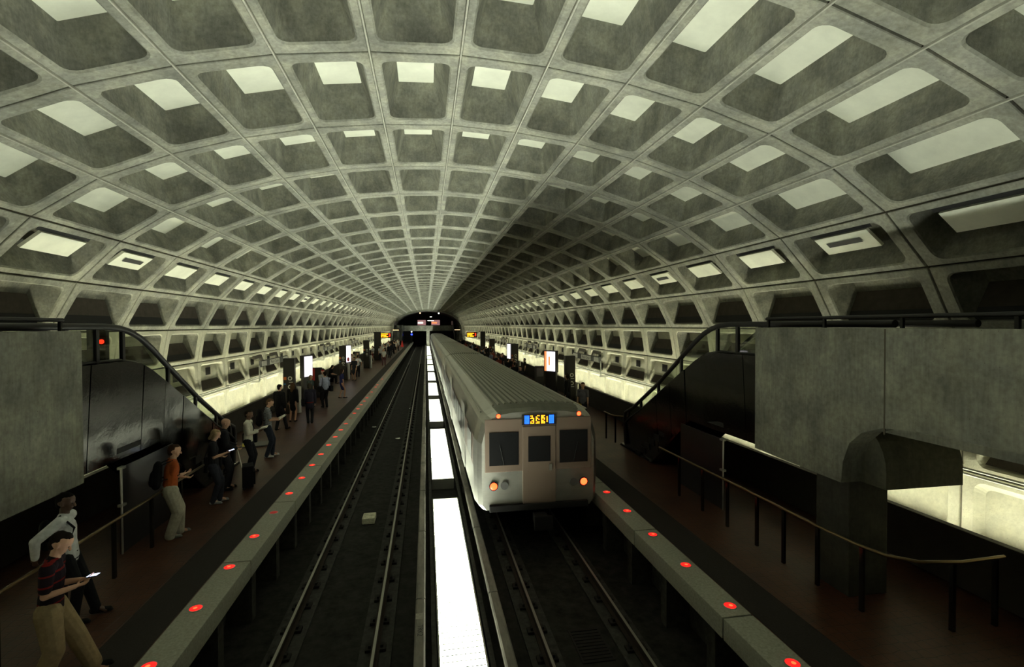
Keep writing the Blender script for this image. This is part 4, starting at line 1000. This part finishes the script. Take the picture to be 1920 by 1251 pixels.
t = empty('wheeled_suitcase', (-4.55, 13.75, 0), A(-72), 'black wheeled suitcase with two pale upright handle rods', 'suitcase')
b = MB(); b.box((-.22, -.12, .06), (.22, .14, .60), 0, .03); b.build('case_body', black, t)
b = MB(); b.box((-.19, .14, .12), (.19, .18, .45), 0, .02); b.build('front_pocket', black, t)
for q in (-.05, .05): b = MB(); b.tube([(q, -.12, .55), (q-.0, -.22, 1.04)], .008, 8); b.build('handle_rod', M['white'], t)
b = MB(); b.tube([(-.07, -.225, 1.05), (.07, -.225, 1.05)], .016, 8); b.build('grip', M['black'], t)
for q in (-.17, .17): b = MB(); b.tube([(q-.015, -.08, .035), (q+.015, -.08, .035)], .035, 12); b.build('wheel', M['black'], t)
I = prs(-4.98, 15.15, -88, 'person in a white shirt and dark tie reading a book', H=1.76, vox=.009, skin='brown', shirt=(.72,.70,.60), sleeve='long', hr=(.04,.26,.24), hl=(-.12,.26,.24), fr=(.10,0), fl=(-.10,.05), headpitch=.2)
t = empty('open_book', I['obj'].location, I['obj'].rotation_euler.z, 'open book held by the person in the white shirt and tie', 'book')
b = MB(); c = I['P'] + V3(-.04, .38, .29); b.raw([c + V3(*q) for q in ((-.15,-.08,.04),(0,-.09,0),(0,.10,.04),(-.15,.10,.08),(.15,-.08,.04),(.15,.10,.08),(-.15,-.08,.025),(0,-.09,-.015),(0,.10,.025),(-.15,.10,.065),(.15,-.08,.025),(.15,.10,.065))], [(0,1,2,3),(1,4,5,2),(9,8,7,6),(8,11,10,7),(0,6,7,1),(1,7,10,4),(4,10,11,5),(3,2,8,9),(2,5,11,8),(0,3,9,6)]); b.build('pages', M['white'], t)
b = MB(); b.tube([I['neck'] + V3(0,.10,-.02), I['chest'] + V3(0,.135,0), I['P'] + V3(0,.145,.12)], [.015,.02,.028], 8, flat=.4); o = b.build('tie', black, I['obj'])
t = shoulder_bag(I, 'dark briefcase on the strap of the person with the tie', black, -1)
I = prs(-4.98, 16.9, -70, 'person in a grey striped T-shirt and jeans reading a folded newspaper', H=1.84, vox=.009, shirt=(.35,.37,.38), stripes=((.06,.07,.09), 9.0, .5), legcol=(.030,.036,.055), shoecol=(.6,.6,.58), hr=(.06,.30,.18), hl=(-.12,.28,.20), fr=(.12,-.04), fl=(-.10,.14), headpitch=.55, haircol=(.12,.07,.04))
backpack(I, 'black backpack worn by the person in the striped T-shirt', black)
t = empty('newspaper', I['obj'].location, I['obj'].rotation_euler.z, 'folded newspaper in the hands of the person in the striped T-shirt', 'newspaper')
b = MB(); c = I['P'] + V3(-.03, .42, .22); b.raw([c + V3(*q) for q in ((-.17,-.10,.0),(.02,-.12,-.05),(.02,.08,.06),(-.17,.12,.10),(.20,-.08,.02),(.18,.12,.14),(-.17,-.10,-.02),(.02,-.12,-.07),(.02,.08,.04),(-.17,.12,.08),(.20,-.08,.0),(.18,.12,.12))], [(0,1,2,3),(1,4,5,2),(9,8,7,6),(8,11,10,7),(0,6,7,1),(1,7,10,4),(4,10,11,5),(3,2,8,9),(2,5,11,8),(0,3,9,6)]); b.build('sheets', M['white'], t)
# middle distance
F2 = dict(vox=.016, fingers=False)
I = prs(-5.8, 21.2, -25, 'person in a black suit with a white collar standing by the parapet', shirt=(.012,.012,.014), sleeve='long', coat=True, fr=(.13,.25), fl=(-.10,-.05), haircol=(.012,.008,.006), H=1.80, **F2)
b = MB(); b.tube([I['neck'] + V3(0,0,-.015), I['neck'] + V3(0,0,.03)], .075, 14); b.build('collar', M['white'], I['obj'])
prs(-5.72, 22.9, -5, 'person with long brown hair in a short black dress, seen from behind', hair='long', haircol=(.09,.05,.025), shirt=(.012,.012,.013), legs='skirt', legcol=(.012,.012,.013), sleeve='long', H=1.68, **F2)
I = prs(-4.9, 22.4, 15, 'person in a dark jacket with a red hem and black trousers, seen from behind', shirt=(.03,.028,.045), sleeve='long', coat=True, hair='bob', haircol=(.06,.05,.035), H=1.70, fr=(.07,0), fl=(-.07,.05), **F2)
shoulder_bag(I, 'black bag hanging at the left of the person in the dark jacket', black, -1); b = MB(); b.tube([I['P'] + V3(0,0,-.02), I['P'] + V3(0,0,.03)], .165, 20, flat=.8); b.build('red_hem', cloth((.18,.02,.02)), I['obj'])
I = prs(-5.08, 26.6, 35, 'person in a pale blue shirt and black trousers carrying a big black bag', shirt=(.42,.45,.62), sleeve='long', fr=(.09,0), fl=(-.09,.04), hl=(-.15,.25,.25), H=1.80, **F2)
shoulder_bag(I, 'big black bag at the right hip of the pale blue shirted person', black, 1); shoulder_bag(I, 'black bag at the left hip of the pale blue shirted person', black, -1)
prs(-5.85, 26.9, -120, 'person in a grey green top with light hair beside the nearest left lightbox', shirt=(.10,.13,.12), haircol=(.2,.15,.08), hair='bob', H=1.62, **F2)
prs(-5.72, 29.3, -150, 'person in a red cap and pale jacket facing the pale blue shirt', shirt=(.35,.35,.33), haircol=(.35,.02,.02), sleeve='long', hr=(.1,.35,.25), H=1.68, **F2)
prs(-4.80, 29.9, -60, 'person in a dark blue dress with bare legs near the tactile strip', shirt=(.03,.035,.12), legs='skirt', legcol=(.03,.035,.12), hair='long', haircol=(.03,.02,.015), H=1.66, fr=(.08,.12), fl=(-.08,-.1), **F2)
# bench sitters on the parapet foot
def bench(x, y, L, lab):
    t = empty('bench', (x, y, 0), 0, lab, 'bench'); b = MB(); b.box((-.22, 0, .38), (.22, L, .46), 0, .02); b.build('seat', M['pylon'], t)
    for yy in (.25, L-.25): b = MB(); b.box((-.16, yy-.05, 0), (.16, yy+.05, .38)); b.build('leg', M['pylon'], t)
bench(-6.95, 33.4, 5.6, 'dark bench by the left parapet with two waiting sitters')
prs(-6.85, 34.6, -90, 'seated person in a dark top and khaki trousers, nearer end of the bench', sit=True, shirt=(.02,.015,.02), legcol=(.36,.33,.24), hair='long', haircol=(.01,.008,.006), hr=(.08,.34,.14), hl=(-.08,.34,.14), fr=(.10,.48), fl=(-.10,.50), lean=.12, headpitch=.4, skin='brown', **F2)
prs(-6.85, 37.6, -90, 'seated long haired person in black leaning forward, farther end of the bench', sit=True, shirt=(.012,.012,.014), legcol=(.012,.012,.014), hair='long', haircol=(.01,.008,.006), hr=(.08,.38,.14), hl=(-.08,.38,.14), fr=(.10,.45), fl=(-.10,.45), lean=.2, headpitch=.4, **F2)
F3 = dict(vox=.024, fingers=False)
I = prs(-5.48, 42.0, 5, 'person seen from behind in a white short sleeved shirt with a crossing strap', shirt=(.75,.75,.72), haircol=(.01,.01,.01), hr=(.30,.02,.0), hl=(-.30,.02,.0), elr=(.6,-.5,0), ell=(-.6,-.5,0), **F3)
b = MB(); b.tube([V3(.12,-.10,1.42), V3(-.02,-.14,1.2), V3(-.13,-.12,1.0)], .02, 8, flat=.5); b.build('cross_strap', M['orange'], I['obj'])
prs(-6.25, 44.0, -60, 'person with reddish hair and a pale top left of the white shirted back', shirt=(.6,.45,.45), legcol=(.02,.02,.03), haircol=(.3,.12,.05), **F3)
prs(-6.6, 48.0, -80, 'person with dark curly hair against the bright left wall', shirt=(.55,.5,.4), haircol=(.01,.008,.006), hair='bob', skin='dark', **F3)
prs(-5.4, 39.5, 160, 'person in a dark dress with bare legs behind the middle left pylon', shirt=(.03,.03,.04), legs='skirt', legcol=(.03,.03,.04), hair='bob', **F3)
prs(-4.31, 53.2, 175, 'walking person in a white top and maroon trousers by the tactile strip', shirt=(.7,.68,.66), legcol=(.14,.05,.06), hair='long', haircol=(.25,.13,.06), fr=(.09,.2), fl=(-.09,-.15), **F3)
prs(-6.1, 46.5, -110, 'person in a tan coat near the third dark left pylon', shirt=(.33,.25,.12), coat=True, sleeve='long', **F3)
prs(-6.2, 54.5, -90, 'person in an orange brown shirt leaning by the left parapet', shirt=(.30,.16,.05), hair='short', **F3)
prs(-6.3, 57.5, -100, 'person in black against the far bright left wall', shirt=(.015,.015,.02), **F3)
I = prs(-5.7, 55.8, -90, 'kneeling height person in dark red beside the far left pylon', H=1.35, shirt=(.15,.03,.03), legcol=(.25,.2,.15), **F3)
# far crowd: a few figures, copied
random.seed(21)
proto = [prs(-5.3, 60.5, 170, 'person in a light grey shirt in the far left crowd', vox=.035, fingers=False, shirt=(.5,.5,.52)),
         prs(-4.9, 62.2, -100, 'person in a dark coat in the far left crowd, nearest of the dark coats', vox=.035, fingers=False, shirt=(.02,.02,.025), coat=True, sleeve='long'),
         prs(-5.2, 64.5, 150, 'person in a white shirt in the far left crowd', vox=.035, fingers=False, shirt=(.75,.74,.7), legcol=(.03,.03,.04)),
         prs(-4.5, 77.5, 170, 'person in a pale top and dark skirt in front of the far left escalator', vox=.035, fingers=False, shirt=(.6,.55,.5), legs='skirt', legcol=(.02,.02,.02), hair='long', haircol=(.4,.35,.3))]
left = [(-6.2,61,0),(-5.75,63.3,1),(-6.4,64.8,1),(-4.6,65.6,1),(-5.9,66.4,0),(-5.2,67.8,2),(-6.5,68.6,1),(-4.7,69.4,1),(-5.8,71,0),(-5.1,72.5,1),(-6.3,73.5,2),(-4.6,74.8,1),(-5.6,76.5,0),(-5.0,80,1),(-5.9,82,1),(-4.4,84,0),(-5.3,88,1),(-5.0,93,2)]
names = ('light grey shirt', 'dark coat', 'white shirt')
grp = 'waiting passengers in the far left crowd'
for x, y, q in left:
    c = copy_tree(proto[q]['obj'], (x, y, 0), random.uniform(0, 6.28), 'distant person in a %s among the far left platform crowd' % names[q]); c['group'] = grp + ', ' + names[q]
# right platform, mostly hidden behind the train
I = prs(6.42, 19.9, 150, 'person in a grey top walking past the foot of the right escalator', shirt=(.12,.12,.14), haircol=(.05,.02,.015), fr=(.09,.2), fl=(-.09,-.12), **F2)
prs(7.45, 37.4, 90, 'small dark person standing alone against the bright right wall', H=1.60, shirt=(.02,.02,.02), haircol=(.01,.01,.01), **F2)
I = prs(6.55, 22.6, 60, 'large dark silhouette of a person with a hood beside the yellow caution sign', H=1.85, shirt=(.012,.012,.012), sleeve='long', coat=True, girth=1.25, hair='bob', **F2)
rp = [prs(5.45, 28.6, 100, 'person in a black top showing over the train roof, nearest of the right crowd', vox=.03, fingers=False, shirt=(.015,.015,.018)),
      prs(6.55, 42.7, 80, 'person in a muted red top showing over the train roof', vox=.03, fingers=False, shirt=(.22,.05,.04), haircol=(.1,.04,.03)),
      prs(5.80, 44.6, 120, 'person in a pale blue top showing over the train roof', vox=.03, fingers=False, shirt=(.25,.28,.38))]
right = [(5.6,31.5,0),(5.9,33.6,1),(5.8,35.4,0),(6.3,36.6,0),(5.55,38.2,1),(5.65,40.2,0),(6.2,41.2,0),(5.5,46.8,0),(6.3,47.5,1),(5.5,49.6,0),(6.7,50.5,0),(6.0,52.5,2),(6.66,55.4,0),(5.8,58.5,0),(7.4,58.9,0),(6.2,61.5,1),(5.6,64,0),(6.04,67,2),(6.6,70,0),(5.7,73,1),(6.3,78.5,0),(5.8,84,0)]
names = ('black top', 'muted red top', 'pale blue top')
for x, y, q in right:
    c = copy_tree(rp[q]['obj'], (x, y, 0), random.uniform(0, 6.28), 'person in a %s half hidden behind the train roof' % names[q]); c['group'] = 'passengers half hidden behind the train, ' + names[q]
# small red object far down the left platform
t = empty('traffic_cone', (-4.6, 100, 0), 0, 'small bright red cone far down the left platform', 'cone'); b = MB(); b.tube([(0,0,.03),(0,0,1.25)], [.28,.05], 14); b.build('cone_body', mat('cone_red', (.8,.04,.04), .6), t); b = MB(); b.box((-.32,-.32,0),(.32,.32,.04)); b.build('cone_base', mat('cone_base_red', (.6,.04,.04), .6), t)
